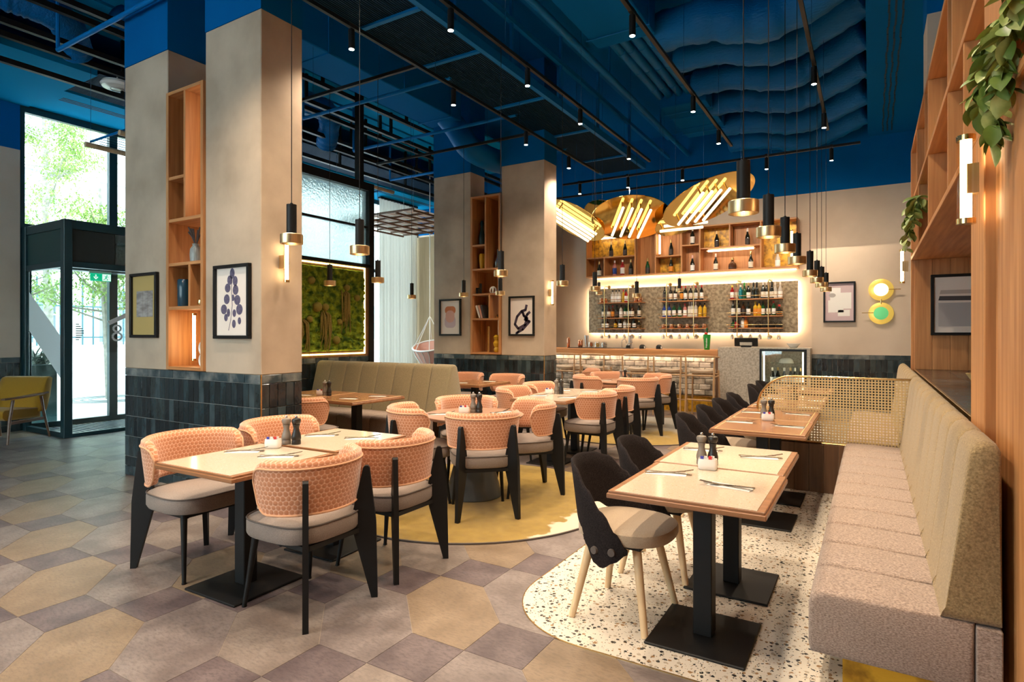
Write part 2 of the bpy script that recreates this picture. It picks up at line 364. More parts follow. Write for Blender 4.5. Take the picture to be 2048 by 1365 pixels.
for i, (a, b_) in enumerate([((.010, .016, .020), (.035, .060, .070)), ((.016, .022, .024), (.05, .075, .08)), ((.008, .011, .014), (.022, .032, .038)), ((.02, .035, .042), (.07, .10, .11))]):
    mat('glaze_%d' % i, a, .13, col2=b_, nscale=5, stretch=(2, 2, 1), detail=5, bump=.35, bscale=9, spec=.6, lo=.3, hi=.8)
mat('glaze_cap', (.03, .05, .06), .15, col2=(.22, .23, .22), nscale=7, detail=7, bump=.35, bscale=9)
mat('tile_grout', (.34, .32, .29), .9)
def rug_mat(name, cx, cy, pale):
    m = mat(name, (.25, .145, .004), .95, col2=(.31, .19, .012), nscale=14, detail=8, bump=.6, bscale=300, sheen=.3); nt = m.node_tree; L = nt.links.new; b = nt.nodes['Principled BSDF']
    src = N(nt, 'ShaderNodeNewGeometry').outputs['Position']
    old = b.inputs['Base Color'].links[0].from_socket
    def blob(sign_x, sign_y, off, c, soft, nsc, namp):
        nonlocal old
        sub = N(nt, 'ShaderNodeVectorMath', operation='SUBTRACT'); L(src, sub.inputs[0]); sub.inputs[1].default_value = (cx, cy, 0)
        dt = N(nt, 'ShaderNodeVectorMath', operation='DOT_PRODUCT'); L(sub.outputs[0], dt.inputs[0]); dt.inputs[1].default_value = (sign_x, sign_y, 0)
        n = N(nt, 'ShaderNodeTexNoise'); n.inputs['Scale'].default_value = nsc; n.inputs['Detail'].default_value = 9; L(src, n.inputs[0])
        ma = N(nt, 'ShaderNodeMath', operation='MULTIPLY_ADD'); L(n.outputs[0], ma.inputs[0]); ma.inputs[1].default_value = namp; L(dt.outputs['Value'], ma.inputs[2])
        r = N(nt, 'ShaderNodeMapRange'); r.inputs['From Min'].default_value = off; r.inputs['From Max'].default_value = off+soft; L(ma.outputs[0], r.inputs['Value'])
        mx = N(nt, 'ShaderNodeMixRGB'); L(r.outputs[0], mx.inputs[0]); L(old, mx.inputs[1]); mx.inputs[2].default_value = (*c, 1); old = mx.outputs[0]
    for p in pale: blob(*p)
    L(old, b.inputs['Base Color'])
rug_mat('rug_mustard', -2.95, 4.25, [(1.0, .03, 1.12, (.62, .50, .37), .02, 5.0, .34), (-.75, -.66, 1.05, (.45, .38, .27), .5, 3.0, .45), (.3, .95, 1.25, (.50, .40, .12), .6, 4.0, .5)])
rug_mat('rug_sand', -3.05, 8.4, [(.1, .25, .33, (.34, .31, .26), .25, 3.0, .8)])
def frosted():
    m = bpy.data.materials.new('frosted_glass'); m.use_nodes = True; nt = m.node_tree; nt.nodes.remove(nt.nodes['Principled BSDF']); L = nt.links.new
    src = N(nt, 'ShaderNodeNewGeometry').outputs['Position']; n = N(nt, 'ShaderNodeTexNoise'); n.inputs['Scale'].default_value = 28; n.inputs['Detail'].default_value = 2; L(src, n.inputs[0])
    bp = N(nt, 'ShaderNodeBump'); bp.inputs['Strength'].default_value = .8; bp.inputs['Distance'].default_value = .02; L(n.outputs[0], bp.inputs['Height'])
    t = N(nt, 'ShaderNodeBsdfTranslucent'); t.inputs[0].default_value = (.85, .93, .92, 1); L(bp.outputs[0], t.inputs['Normal'])
    tr = N(nt, 'ShaderNodeBsdfRefraction'); tr.inputs[0].default_value = (.92, .98, .97, 1); tr.inputs['Roughness'].default_value = .22; tr.inputs['IOR'].default_value = 1.15; L(bp.outputs[0], tr.inputs['Normal'])
    g = N(nt, 'ShaderNodeBsdfGlossy'); g.inputs['Roughness'].default_value = .12; L(bp.outputs[0], g.inputs['Normal'])
    a = N(nt, 'ShaderNodeMixShader'); a.inputs[0].default_value = .62; L(t.outputs[0], a.inputs[1]); L(tr.outputs[0], a.inputs[2])
    c = N(nt, 'ShaderNodeMixShader'); c.inputs[0].default_value = .12; L(a.outputs[0], c.inputs[1]); L(g.outputs[0], c.inputs[2]); L(c.outputs[0], nt.nodes['Material Output'].inputs[0]); M['frosted_glass'] = m
frosted()
def sheer():
    m = bpy.data.materials.new('sheer'); m.use_nodes = True; nt = m.node_tree; nt.nodes.remove(nt.nodes['Principled BSDF']); L = nt.links.new
    t = N(nt, 'ShaderNodeBsdfTranslucent'); t.inputs[0].default_value = (.40, .375, .33, 1); d = N(nt, 'ShaderNodeBsdfDiffuse'); d.inputs[0].default_value = (.62, .57, .50, 1)
    a = N(nt, 'ShaderNodeMixShader'); a.inputs[0].default_value = .4; L(t.outputs[0], a.inputs[1]); L(d.outputs[0], a.inputs[2]); L(a.outputs[0], nt.nodes['Material Output'].inputs[0]); M['sheer'] = m
sheer()
# ================================================================ STRUCTURE
YB, XL, XR = 12.5, -10.5, .36
def sbox(name, *b, m='plaster', parent=None, **kw):
    o = MB().box(*b, **kw).build(name, m, parent, smooth=False)
    if parent is None: o['kind'] = 'structure'
    return o
# ---- floor: hexagon and square vinyl tiles
floor = struct('floor')
sbox('subfloor', -10.6, 2.0, -4.0, 12.6, -.06, -.0022, m='floor_base', parent=floor)
U = .2955; OX, OY = -2.131, 2.142; g = .0014
def inset(poly, d):
    n = len(poly); out = []
    for i in range(n):
        p0, p1, p2 = [Vector(poly[k % n]) for k in (i-1, i, i+1)]
        e1 = (p1-p0).normalized(); e2 = (p2-p1).normalized(); n1 = Vector((-e1.y, e1.x)); n2 = Vector((-e2.y, e2.x))
        k = d/(1+n1.dot(n2)); q = p1+(n1+n2)*k; out.append((q.x, q.y))
    return out
HEX = [(x*U, y*U) for x, y in ((0, 1), (1, 0), (2, 0), (2, 1), (1, 2), (0, 2))]
SQ = [(x*U, y*U) for x, y in ((0, 2), (1, 2), (1, 3), (0, 3))]
hexp = inset(HEX, g); sqp = inset(SQ, g)
def in_terr(x, y, m=0.0):
    if y < 2.43+m or x < -1.62+m: return False
    if x < -1.12 and y < 2.93: return (x+1.12)**2+(y-2.93)**2 < (.5-m)**2
    return True
tl = []
sn, cs = math.sin(YAW), math.cos(YAW)
for a in range(-60, 60):
    for b in range(-30, 40):
        bx, by = OX+(a-b)*U, OY+(a+3*b)*U
        for kind, poly, cx_, cy_ in (('hexagon_tile', HEX, U, U), ('square_tile', SQ, .5*U, 2.5*U)):
            x, y = bx+cx_, by+cy_
            if not (-10.4 < x < 1.4 and -3.8 < y < 12.3): continue
            if all(in_terr(bx+p[0], by+p[1], .03) for p in poly): continue
            if (x+2.95)**2+(y-4.25)**2 < .75 or (x+3.05)**2+(y-8.4)**2 < .9: continue
            if -6.2 < x < -4.4 and (3.2 < y < 3.4 or 8.1 < y < 8.3): continue
            d = -x*sn+y*cs; r = x*cs+y*sn; vis = False; area = 0
            if d > .6:
                u = 1024+F_PX*r/d; v = HOR+F_PX*EYE/d; vis = -60 < u < 2110 and v < 1440; area = (3 if kind[0] == 'h' else 1)/d**3
            tl.append((-area if vis else 0, kind, bx, by, a, b))
tl.sort(key=lambda t: t[0])
TM = ['tile_ochre', 'tile_taupe', 'tile_sand']
def tile_col(kind, a, b):
    if kind[0] == 's': return 'tile_plum'
    return TM[[0, 1, 0, 1, 2, 1][(a*1+b*2) % 6]] if random.random() < .75 else random.choice(TM)
tmesh = {}
rest = {}; cnt = {'hexagon_tile': 0, 'square_tile': 0}
for area, kind, bx, by, a, b in tl:
    m = tile_col(kind, a, b); key = (kind, m)
    if area < 0 and cnt[kind] < (190 if kind[0] == 'h' else 150):
        if key not in tmesh:
            o = MB().prism(hexp if kind[0] == 'h' else sqp, -.012, 0).build(kind, m, floor, smooth=False); tmesh[key] = o; o.location = (bx, by, 0)
        else: inst(tmesh[key], kind, floor, (bx, by, 0))
        cnt[kind] += 1
    else:
        rest.setdefault(m, MB()).prism([(bx+x, by+y) for x, y in (hexp if kind[0] == 'h' else sqp)], -.012, 0)
for m, mb in rest.items(): tag(mb.build('tile_field', m, floor, smooth=False), kind='stuff')
# ---- terrazzo island with brass edge
def arc(cx_, cy_, r, a0, a1, n=16): return [(cx_+r*math.cos(math.radians(a0+(a1-a0)*i/n)), cy_+r*math.sin(math.radians(a0+(a1-a0)*i/n))) for i in range(n+1)]
tp = arc(-1.12, 2.93, .5, 270, 180) + [(-1.62, 10.6), (.36, 10.6), (.36, 2.43)]
MB().prism(tp[::-1], -.01, .003).build('terrazzo_slab', 'terrazzo_floor', floor, smooth=False)
eb = [(.36, 2.43)] + arc(-1.12, 2.93, .5, 270, 180) + [(-1.62, 10.6)]
mb = MB()
for p, q in zip(eb[:-1], eb[1:]): mb.bar((*p, 0), (*q, 0), .005, .0085)
mb.build('brass_edge', 'brass', floor, smooth=False)

# ---- tiled bases
_tile = {}
def tile_piece(kind, m, wd, ht):
    key = (kind, m, round(wd, 4), round(ht, 4))
    if key not in _tile:
        me = MB().box(0, wd, -.012, 0, 0, ht, ch=.0025).build(kind, m, None, smooth=False); _tile[key] = me.data; bpy.data.objects.remove(me)
    return _tile[key]
def tiled(parent, org, rotz, length, ztop=1.066, rows=4, bottom=True, rseed=1):
    rnd = random.Random(rseed); g2 = .005
    def put(kind, m, wd, ht, t, z):
        o = bpy.data.objects.new('tile', tile_piece(kind, m, wd, ht)); COL.objects.link(o); o.parent = parent
        o.location = (org[0]+math.cos(rotz)*t, org[1]+math.sin(rotz)*t, z); o.rotation_euler = (rnd.uniform(-.006, .006), 0, rotz+rnd.uniform(-.004, .004))
    nc = max(1, round(length/.205)); wc = length/nc; z = ztop-.075
    for i in range(nc): put('cap', 'glaze_cap' if rnd.random() < .75 else 'glaze_3', wc-g2, .075-g2, i*wc, z)
    n = max(1, round(length/.0775)); wt = length/n
    for r in range(rows):
        z -= .2
        for i in range(n): put('up', 'glaze_%d' % rnd.choice((0, 0, 1, 2, 2, 3)), wt-g2, .2-g2, i*wt, z)
    if bottom:
        for r in range(2):
            z -= .0955
            off = 0 if r % 2 else .5
            for i in range(nc): put('low', 'glaze_%d' % rnd.choice((0, 1, 3)), wc-g2, .0955-g2, i*wc, max(z, .001))
# ---- columns
def column(y0, seed, name_label):
    c = struct('column'); tag(c, name_label)
    xa0, xa1, xb0, xb1, y1 = -6.368, -5.605, -5.008, -4.244, y0+.41
    MB().box(xa0, xb1-.012, y0+.012, y1-.012, 0, 1.062, ch=.002).build('plinth_core', 'tile_grout', c, smooth=False)
    for x0, x1 in ((xa0, xa1), (xb0, xb1)):
        MB().box(x0, x1, y0, y1, 1.062, 4.05, ch=.006).build('pier', 'plaster', c, smooth=False)
        MB().box(x0-.003, x1+.003, y0-.003, y1+.003, 4.05, 5.6).build('pier_head', 'blue_wall', c, smooth=False)
    tiled(c, (xa0, y0+.012), 0, xb1-xa0, rseed=seed); tiled(c, (xb1-.012, y0), PI/2, .41, rseed=seed+1)
    MB().box(xb1-.006, xb1+.004, y0-.004, y0+.006, 0, 1.066).build('corner_trim', 'brass', c, smooth=False)
    return c
column(3.086, 11, 'near plaster column with dark tiled base'); column(7.98, 21, 'far plaster column with dark tiled base')
# ---- back wall, furred wall, right wall shell
o = sbox('wall_back', -10.6, 2.0, YB, YB+.2, 0, 4.05, m='wall_plaster'); sbox('wall_back_upper', -10.6, 2.0, YB-.004, YB+.2, 4.05, 5.6, m='blue_wall')
fw = struct('wall_right_of_bar')
MB().box(-.84, .60, 11.0, YB, 1.062, 2.80).build('furred_panel', 'wall_plaster', fw, smooth=False)
MB().box(-.84, .60, 11.012, YB, 0, 1.062).build('base_core', 'tile_grout', fw, smooth=False)
tiled(fw, (-.84, 11.012), 0, 1.44, rows=4, bottom=False, rseed=31)
sbox('wall_right', 2.0, 2.15, -4.0, 12.6, 0, 5.6, m='wall_plaster'); 
wb = struct('wall_behind'); edges = [-10.6, -10.0, -8.0, -7.7, -5.7, -5.4, -3.4, -3.1, -1.1, 2.0]
MB().box(-10.6, 2.0, -4.15, -4.0, 0, .35).box(-10.6, 2.0, -4.15, -4.0, 4.55, 5.6).box(-10.6, -8.0, -4.15, -4.0, .35, 4.55).box(-6.0, -5.0, -4.15, -4.0, .35, 4.55).box(-3.0, 2.0, -4.15, -4.0, .35, 4.55).build('wall_panel', 'wall_plaster', wb, smooth=False)
for i, (a, b) in enumerate(((-8.0, -6.0), (-5.0, -3.0))):
    wn = struct('window_%d' % (i+11)); MB().box(a, b, -4.08, -4.07, .35, 4.55).build('pane', 'clear_glass', wn, smooth=False); MB().box(a, b, -4.1, -4.05, 2.4, 2.46).box((a+b)/2-.03, (a+b)/2+.03, -4.1, -4.05, .35, 2.4).box((a+b)/2-.03, (a+b)/2+.03, -4.1, -4.05, 2.46, 4.55).build('window_frame', 'dark_teal_frame', wn, smooth=False)
sbox('ceiling', -10.7, 2.2, -4.2, 12.7, 5.6, 5.75, m='blue_paint')
# ---- left facade
wl = struct('wall_left')
MB().box(XL-.25, XL, -4.0, 3.68, 1.062, 4.05).build('plaster_panel', 'wall_plaster', wl, smooth=False)
MB().box(XL-.25, XL-.012, -4.0, 3.68, 0, 1.062).build('base_core', 'tile_grout', wl, smooth=False)
MB().box(XL-.25, XL, -4.0, 3.68, 4.05, 5.6).build('upper_panel', 'blue_paint', wl, smooth=False)
MB().box(XL-.25, XL, 3.68, 12.6, 4.70, 5.6).build('head_panel', 'dark_teal_frame', wl, smooth=False)
tiled(wl, (XL-.012, 2.6), PI/2, 1.08, rseed=41)
wins = [(3.68, 4.92), (4.92, 6.6), (6.6, 8.2), (8.2, 9.9), (9.9, 12.5)]
for i, (a, b) in enumerate(wins):
    wn = struct('window_%d' % (i+1)); mb = MB(); t = .06
    mb.box(XL-.09, XL-.01, a, a+t, 0, 4.70); mb.box(XL-.09, XL-.01, b-t, b, 0, 4.70)
    mb.box(XL-.09, XL-.01, a+t, b-t, 0, .08); mb.box(XL-.09, XL-.01, a+t, b-t, 4.62, 4.70); mb.box(XL-.09, XL-.01, a+t, b-t, 2.92, 3.0)
    mb.build('window_frame', 'dark_teal_frame', wn, smooth=False)
    for z0, z1 in ((.08, 2.92), (3.0, 4.62)): MB().box(XL-.055, XL-.047, a+t, b-t, z0, z1).build('pane', 'clear_glass', wn, smooth=False)
# ---- light blue boards added low over the cable trays to look daylit
cbs = struct('ceiling_boards')
for x in (-8.42, -7.98, -7.55, -7.25, -6.95, -6.62): MB().box(x, x+(.36 if x < -7.4 else .24), -1.0, 11.9, 5.22, 5.25).build('board', 'blue_light', cbs, smooth=False)
# ---- dropped soffits
sbox('soffit_entrance', XL+.001, -8.47, -4.0, 3.777, 4.70, 4.80, m='blue_light')
sf = struct('soffit_facade')
MB().box(XL+.001, -9.45, 3.79, 12.4, 4.72, 4.80).build('soffit_board', 'blue_light', sf, smooth=False)
for x in (-9.86, -9.80, -9.74): MB().box(x, x+.025, 3.9, 12.2, 4.716, 4.722).build('slot', 'ceiling_dark', sf, smooth=False)
sr = struct('soffit_right')
MB().box(-.05, 1.99, -3.9, 12.49, 4.95, 5.59).build('soffit_board', 'blue_paint', sr, smooth=False)
for x in (.17, .235, .30):
    mb = MB(); y = 4.0
    while y < 12.2: mb.box(x-.008+.006*math.sin(y*9), x+.012+.006*math.sin(y*9), y, y+.17, 4.944, 4.951); y += .18
    mb.build('slot', 'ceiling_dark', sr, smooth=False)
# ---- entrance vestibule
vx, vy, vy2, vh = -9.213, 3.707, 6.9, 2.94
v = tag(thing('entrance_vestibule', 'dark teal metal and glass entrance vestibule with smoked header', 'vestibule', (vx, vy, 0)), kind='structure')
def vb(n, x0, x1, y0, y1, z0, z1, m='dark_teal_frame', p=None): return MB().box(x0-vx, x1-vx, y0-vy, y1-vy, z0, z1, ch=.004).build(n, m, p or v, smooth=False)
vb('corner_post', vx-.11, vx, vy, vy+.10, 0, vh); vb('wall_post', XL+.002, XL+.09, vy, vy+.08, 0, vh); vb('end_post', vx-.11, vx, vy2-.1, vy2, 0, vh); vb('middle_post', vx-.09, vx-.01, 5.05, 5.13, .05, 2.30)
for z0, z1 in ((2.82, vh), (2.30, 2.38)):
    vb('side_rail', XL+.09, vx-.11, vy+.01, vy+.08, z0, z1); vb('front_rail', vx-.09, vx-.01, vy+.10, vy2-.1, z0, z1)
vb('side_sill', XL+.09, vx-.11, vy+.01, vy+.08, .0, .07); vb('front_sill', vx-.09, vx-.01, vy+.10, vy2-.1, .0, .05)
vb('side_header', XL+.09, vx-.11, vy+.03, vy+.06, 2.38, 2.82, 'planter'); vb('front_header', vx-.06, vx-.04, vy+.10, 4.35, 2.38, 2.82, 'header_dark'); vb('front_header_glass', vx-.06, vx-.04, 4.35, vy2-.1, 2.38, 2.82, 'smoked_glass')
vb('side_glass', XL+.09, vx-.11, vy+.04, vy+.05, .07, 2.30, 'clear_glass'); vb('front_glass', vx-.055, vx-.045, vy+.10, 5.05, .05, 2.30, 'clear_glass')
vb('roof', XL+.1, vx-.1, vy+.08, vy2-.1, 2.90, 2.94); vb('door_operator', XL+.05, XL+.25, vy+.3, vy2-.3, 2.36, 2.54)
# decals on the glass
def vdec(n, poly, m='frost_white'):   # on side glass plane (x,z)
    mt = Matrix(((1, 0, 0, 0), (0, 0, 1, 0), (0, 1, 0, 0), (0, 0, 0, 1)))
    MB().prism([(x-vx, z) for x, z in poly], 0, .003, M=mt).build(n, m, v, smooth=False, loc=(0, .035, 0))
vdec('diagonal_decal', [(-10.38, 2.0), (-10.38, 1.45), (-9.33, .75), (-9.33, 1.32)])
def fdec(n, segs, m, wd=.03):          # strokes on the front glass (y,z)
    mb = MB()
    for (y0, z0), (y1, z1) in segs: mb.bar((0, y0-vy, z0), (0, y1-vy, z1), .004, wd, up=(0, 0, 1) if abs(y1-y0) > abs(z1-z0) else (0, 1, 0))
    mb.build(n, m, v, smooth=False, loc=(-.04, 0, 0))
ring = lambda cy_, cz, ry, rz, n=14: [((cy_+ry*math.cos(2*PI*i/n), cz+rz*math.sin(2*PI*i/n)), (cy_+ry*math.cos(2*PI*(i+1)/n), cz+rz*math.sin(2*PI*(i+1)/n))) for i in range(n)]
fdec('number_decal', ring(4.38, 1.475, .05, .045) + ring(4.38, 1.36, .06, .055), 'white_print', .025)
fdec('sign_stroke_decal', [((4.27, 1.55), (4.52, 1.68))], 'white_print', .06)
fdec('arrow_decal', [((3.86, 1.32+k*.03), (3.90+.07*(1-abs(k-3.5)/3.5), 1.32+k*.03)) for k in range(8)], 'black_frame', .012)
# entrance mat
em = thing('entrance_mat', 'ribbed dark grey entrance mat inside the glass vestibule', 'mat', (-9.9, 5.0, 0))
MB().box(-.48, .55, -1.15, 1.7, .001, .010).build('tray', 'ribbed_dark', em, smooth=False)
y = -1.12
while y < 1.66: MB().box(-.46, .53, y, y+.035, .010, .016).build('rib', 'cone_grey', em, smooth=False); y += .075
# ---- moss partition
px0, px1 = -6.72, -6.6
pt = struct('wall_partition')
MB().box(px0, px1-.012, 3.6, 6.72, 0, 1.062).build('base_core', 'tile_grout', pt, smooth=False)
tiled(pt, (px1-.012, 4.2), PI/2, 2.52, rows=3, bottom=False, rseed=51)
MB().box(px0, px1, 3.6, 6.72, 1.062, 2.43).build('back_board', 'oak_dark', pt, smooth=False)
MB().box(px0, px1+.02, 3.55, 6.72, 2.41, 2.46).build('transom', 'black_metal', pt, smooth=False)
MB().box(px0+.04, px1-.02, 3.55, 6.72, 3.02, 3.05).build('transom', 'black_metal', pt, smooth=False)
MB().box(px0-.02, px1+.02, 3.5, 6.78, 3.59, 3.71).build('head_beam', 'black_metal', pt, smooth=False)
MB().box(px0-.02, px1+.02, 6.68, 6.78, 0, 3.6).build('end_post', 'black_metal', pt, smooth=False)
for y in (5.35, 6.5): MB().box(px0+.01, px1-.01, y, y+.09, 3.7, 5.6).build('hanger_post', 'black_metal', pt, smooth=False)
for z0, z1 in ((2.46, 3.02), (3.05, 3.59)): MB().box(-6.665, -6.655, 3.6, 6.68, z0, z1).build('pane', 'frosted_glass', pt, smooth=False)
mo = thing('moss_wall_panel', 'framed living moss wall glowing yellow at its edges on the tiled partition', 'moss wall', (px1, 3.75, 1.15))
rnd = random.Random(5); ny, nz = 120, 52; W_, H_ = 2.80, 1.20
P_ = [[(.055+.018*math.sin(i*.7+j*.9)*math.sin(i*.31-j*.53)+rnd.uniform(-.016, .022) if 0 < i < ny and 0 < j < nz else .0, W_*i/ny, H_*j/nz) for j in range(nz+1)] for i in range(ny+1)]
MB().grid(P_).build('moss_bed', 'moss', mo)
mb = MB(); mb.box(.0, .012, -.05, -.03, -.05, H_+.05); mb.box(.0, .012, W_+.03, W_+.05, -.05, H_+.05); mb.box(0, .012, -.03, W_+.03, -.05, -.03); mb.box(0, .012, -.03, W_+.03, H_+.03, H_+.05)
mb.build('light_strip', 'strip_yellow', mo, smooth=False)
for (y, z, r) in [(2.42, .92, .05), (1.78, .98, .055), (1.88, .62, .07), (2.02, .62, .055), (1.52, .36, .06), (1.35, .55, .07), (2.28, .42, .045), (2.36, .46, .04), (2.22, .16, .06), (2.62, .78, .05), (.7, .8, .07), (.3, .4, .06), (1.75, .45, .045)]:
    MB().sph((.07, y, z), r, 10, 7).build('moss_ball', 'moss_ball', mo)
for (y, z, L_) in [(2.36, .86, .62), (2.0, .55, .62), (1.62, .42, .46), (1.28, .66, .55), (.6, .6, .5)]:
    mb = MB()
    for k in range(11):
        yy = y+rnd.uniform(-.09, .09); l = L_*rnd.uniform(.5, 1); zz = z+rnd.uniform(-.03, .03)
        mb.tube([(.06, yy*.5+y*.5, zz), (.10, yy, zz-.05), (.11, yy+rnd.uniform(-.02, .02), zz-l*.6), (.095, yy+rnd.uniform(-.03, .03), zz-l)], .012, 5, rs=[.008, .013, .011, .004])
    mb.build('trailing_plant', 'amaranth', mo)
# pale wood wall at far left and curtains
sbox('wall_lounge', -10.4, -6.2, 11.99, 12.08, 0, 3.9, m='pale_oak_wall')
def curtain(y0, y1, x, label):
    n = int((y1-y0)*90); P = []
    for i in range(n+1):
        y = y0+(y1-y0)*i/n; xx = x+.035*math.sin(i*.62)+.012*math.sin(i*.23); P.append([(xx, y, .03), (xx*.999+x*.001, y, 2.3), (x+.6*(xx-x), y, 4.66)])
    t = thing('curtain', label, 'curtain', (0, 0, 0)); MB().grid(P).build('sheer_fabric', 'sheer', t, ang=3.1)
    MB().box(x-.05, x+.05, y0, y1, 4.66, 4.70).build('curtain_track', 'black_metal', t, smooth=False); return t
curtain(10.6, 11.97, -10.12, 'sheer white pleated curtain hanging in front of the far left window')
# ================================================================ FURNITURE
def sstep(a, b, x): t = min(1, max(0, (x-a)/(b-a))); return t*t*(3-2*t)
def superloop(ax, ay, cx_, e, n=36, taper=0.0):
    out = []
    for i in range(n):
        t = 2*PI*i/n; c, s = math.cos(t), math.sin(t)
        x = math.copysign(abs(c)**e, c)*ax; y = math.copysign(abs(s)**e, s)*ay*(1+taper*x/ax); out.append((cx_+x, y))
    return out
def cushion(ax, ay, cx_, e, z0, z1, dome, taper=0.0, n=36):
    rings = [(.90, z0), (.97, z0+.006), (1.0, z0+.02), (1.0, z1-.012), (.985, z1), (.93, z1+dome*.35), (.78, z1+dome*.7), (.5, z1+dome*.93), (.2, z1+dome)]
    mb = MB(); P = []
    for s_, z in rings: P.append([(x, y, z) for x, y in superloop(ax*s_, ay*s_, cx_, e, n, taper)])
    mb.grid(P, cv=True, flip=True); k = len(mb.v)-n; mb.add([(cx_, 0, z1+dome)], []); c = len(mb.v)-1
    for i in range(n): mb.f.append((k+i, k+(i+1) % n, c)); mb.mi.append(0)
    mb.f.append(tuple(range(n-1, -1, -1))); mb.mi.append(0); return mb
# ---- peach honeycomb chair (front = +X)
def make_peach():
    t = thing('dining_chair', 'x', 'chair')
    s = cushion(.245, .245, .035, .62, .375, .462, .022, .03).build('seat', 'seat_taupe', t)
    MB().tube([(x, y, .466) for x, y in superloop(.243, .243, .035, .62, 44, .03)], .0045, 6, closed=True).build('piping', 'piping', s)
    # backrest shell
    nt_, A, B, TH = 40, .235, .268, .045; sec = []; uvs = []; outer = {}
    for i in range(nt_+1):
        tt = -1+2*i/nt_; ph = tt*math.radians(104)
        e = max(0, (abs(tt)-.78)/.22); k = math.sqrt(max(0, 1-e**2.4)); zm = .645+.035*e
        hb, ht = (zm-.525)*k, (.785-zm)*k; th = TH*(.55+.45*k)
        ring = []
        prof = [(0, -1), (0, -.75), (0, -.3), (0, .3), (0, .75), (.12, .96), (.5, 1.06), (.88, .96), (1, .75), (1, .2), (1, -.3), (1, -.75), (.8, -.97), (.3, -1.0)]
        for d, q in prof:
            z = zm+(q*ht if q > 0 else q*hb); rr = 1-(d*th)/A; fl = 1+.11*(z-.525)/.26
            ring.append((.012-A*rr*fl*math.cos(ph)*1.0, B*rr*fl*math.sin(ph), z)); uvs.append((tt*.46+(0 if d < .5 else .013), z))
        sec.append(ring)
    mb = MB().grid(sec, cv=True); n = len(sec[0]); mb.f.append(tuple(range(n))); mb.mi.append(0); mb.f.append(tuple(nt_*n+i for i in range(n-1, -1, -1))); mb.mi.append(0)
    b = mb.build('backrest', 'honeycomb', t, uv=uvs, ang=1.2)
    loop = [sec[i][4] for i in range(nt_+1)] + [sec[i][0] for i in range(nt_, -1, -1)]
    MB().tube(loop, .006, 6, closed=True).build('piping', 'piping_peach', b)
    for sy in (1, -1):
        foot = Vector((-.255, sy*.237, 0)); d = Vector((.77, -sy*.64, 0)); nrm = Vector((-d.y, d.x, 0))
        prof = [(0, 0), (.032, 0), (.135, .385), (.135, .43), (.075, .69), (.066, .70), (.05, .70), (.042, .69), (.008, .40)]
        vs = [foot+d*r+nrm*w+Vector((0, 0, z)) for w in (-.014, .014) for r, z in prof]; n = len(prof)
        MB().add(vs, [tuple(range(n-1, -1, -1)), tuple(range(n, 2*n))]+[(i, (i+1) % n, n+(i+1) % n, n+i) for i in range(n)]).build('leg', 'black_metal', t, smooth=False)
        MB().cyl((.19, sy*.175, .385), (.245, sy*.206, .006), .019, .011, 10).cyl((.245, sy*.206, 0), (.245, sy*.206, .008), .013, .013, 10).build('leg', 'black_metal', t)
    mb = MB()
    for y in (-.17, .17): mb.box(-.19, .21, y-.012, y+.012, .350, .374)
    for x in (-.18, .19): mb.box(x-.012, x+.012, -.158, .158, .350, .374)
    mb.build('seat_frame', 'black_metal', t, smooth=False)
    return t
peach = make_peach(); kids_cache(peach); peach_used = [False]
def put_peach(x, y, face, label, z=0.0, group='peach dining chairs'):
    r = math.radians(face)
    if not peach_used[0]:
        peach_used[0] = True; peach.location = (x, y, z); peach.rotation_euler = (0, 0, r); tag(peach, label, None, group); return peach
    return copy_tree(peach, (x, y, z), r, label, group)
# ---- dark felt shell chair with pale legs (front = +X)
def make_felt():
    t = thing('shell_chair', 'x', 'chair')
    cushion(.235, .228, .02, .78, .395, .455, .022, 0).build('seat', 'seat_beige', t)
    n = 52; sec = []
    def lerp(tab, v):
        for (a, p), (b, q) in zip(tab[:-1], tab[1:]):
            if v <= b: k = (v-a)/(b-a); k = k*k*(3-2*k); return p+(q-p)*k
        return tab[-1][1]
    top = [(0, .765), (25, .760), (45, .735), (65, .655), (85, .555), (103, .46), (118, .385)]
    bot = [(0, .50), (28, .492), (45, .455), (60, .375), (74, .30), (84, .285), (100, .32), (118, .365)]
    for i in range(n+1):
        dg = -118+236*i/n; a = abs(dg); ph = math.radians(dg); zt, zb = lerp(top, a), lerp(bot, a)
        ring = []
        for d, q in [(0, 0), (0, .25), (0, .5), (0, .75), (0, .97), (.5, 1.0), (1, .97), (1, .75), (1, .5), (1, .25), (1, 0.02)]:
            z = zb+(zt-zb)*q; fl = .93+.30*max(0, z-.42)*(math.cos(ph/2)**2)+.05*q; R = .262*fl-.020*d
            ring.append((.01-R*math.cos(ph)*(1.0 if a < 90 else .85), R*.97*math.sin(ph), z))
        sec.append(ring)
    mb = MB().grid(sec, cv=True); m = len(sec[0]); mb.f.append(tuple(range(m))); mb.mi.append(0); mb.f.append(tuple(n*m+i for i in range(m-1, -1, -1))); mb.mi.append(0)
    b = mb.build('shell', 'felt_dark', t, ang=1.2)
    for sy in (1, -1):
        for ph in (76, 98):
            p = math.radians(ph*sy); x, y = .01-.262*.95*math.cos(p)*(1 if ph < 90 else .85), .262*.92*math.sin(p)
            d = Vector((x, y, 0)).normalized(); c = Vector((x, y, .365 if ph == 76 else .372))
            MB().cyl(c-d*.004, c+d*.012, .019, .017, 14).build('button', 'piping', b)
    for sx in (-1, 1):
        for sy in (-1, 1):
            MB().cyl((sx*.115, sy*.125, .392), (sx*.19, sy*.205, 0), .0225, .0165, 12).build('leg', 'pale_leg', t)
    MB().box(-.15, .15, -.16, .16, .372, .394, ch=.004).build('seat_frame', 'black_metal', t, smooth=False)
    return t
felt = make_felt(); kids_cache(felt); felt_used = [False]
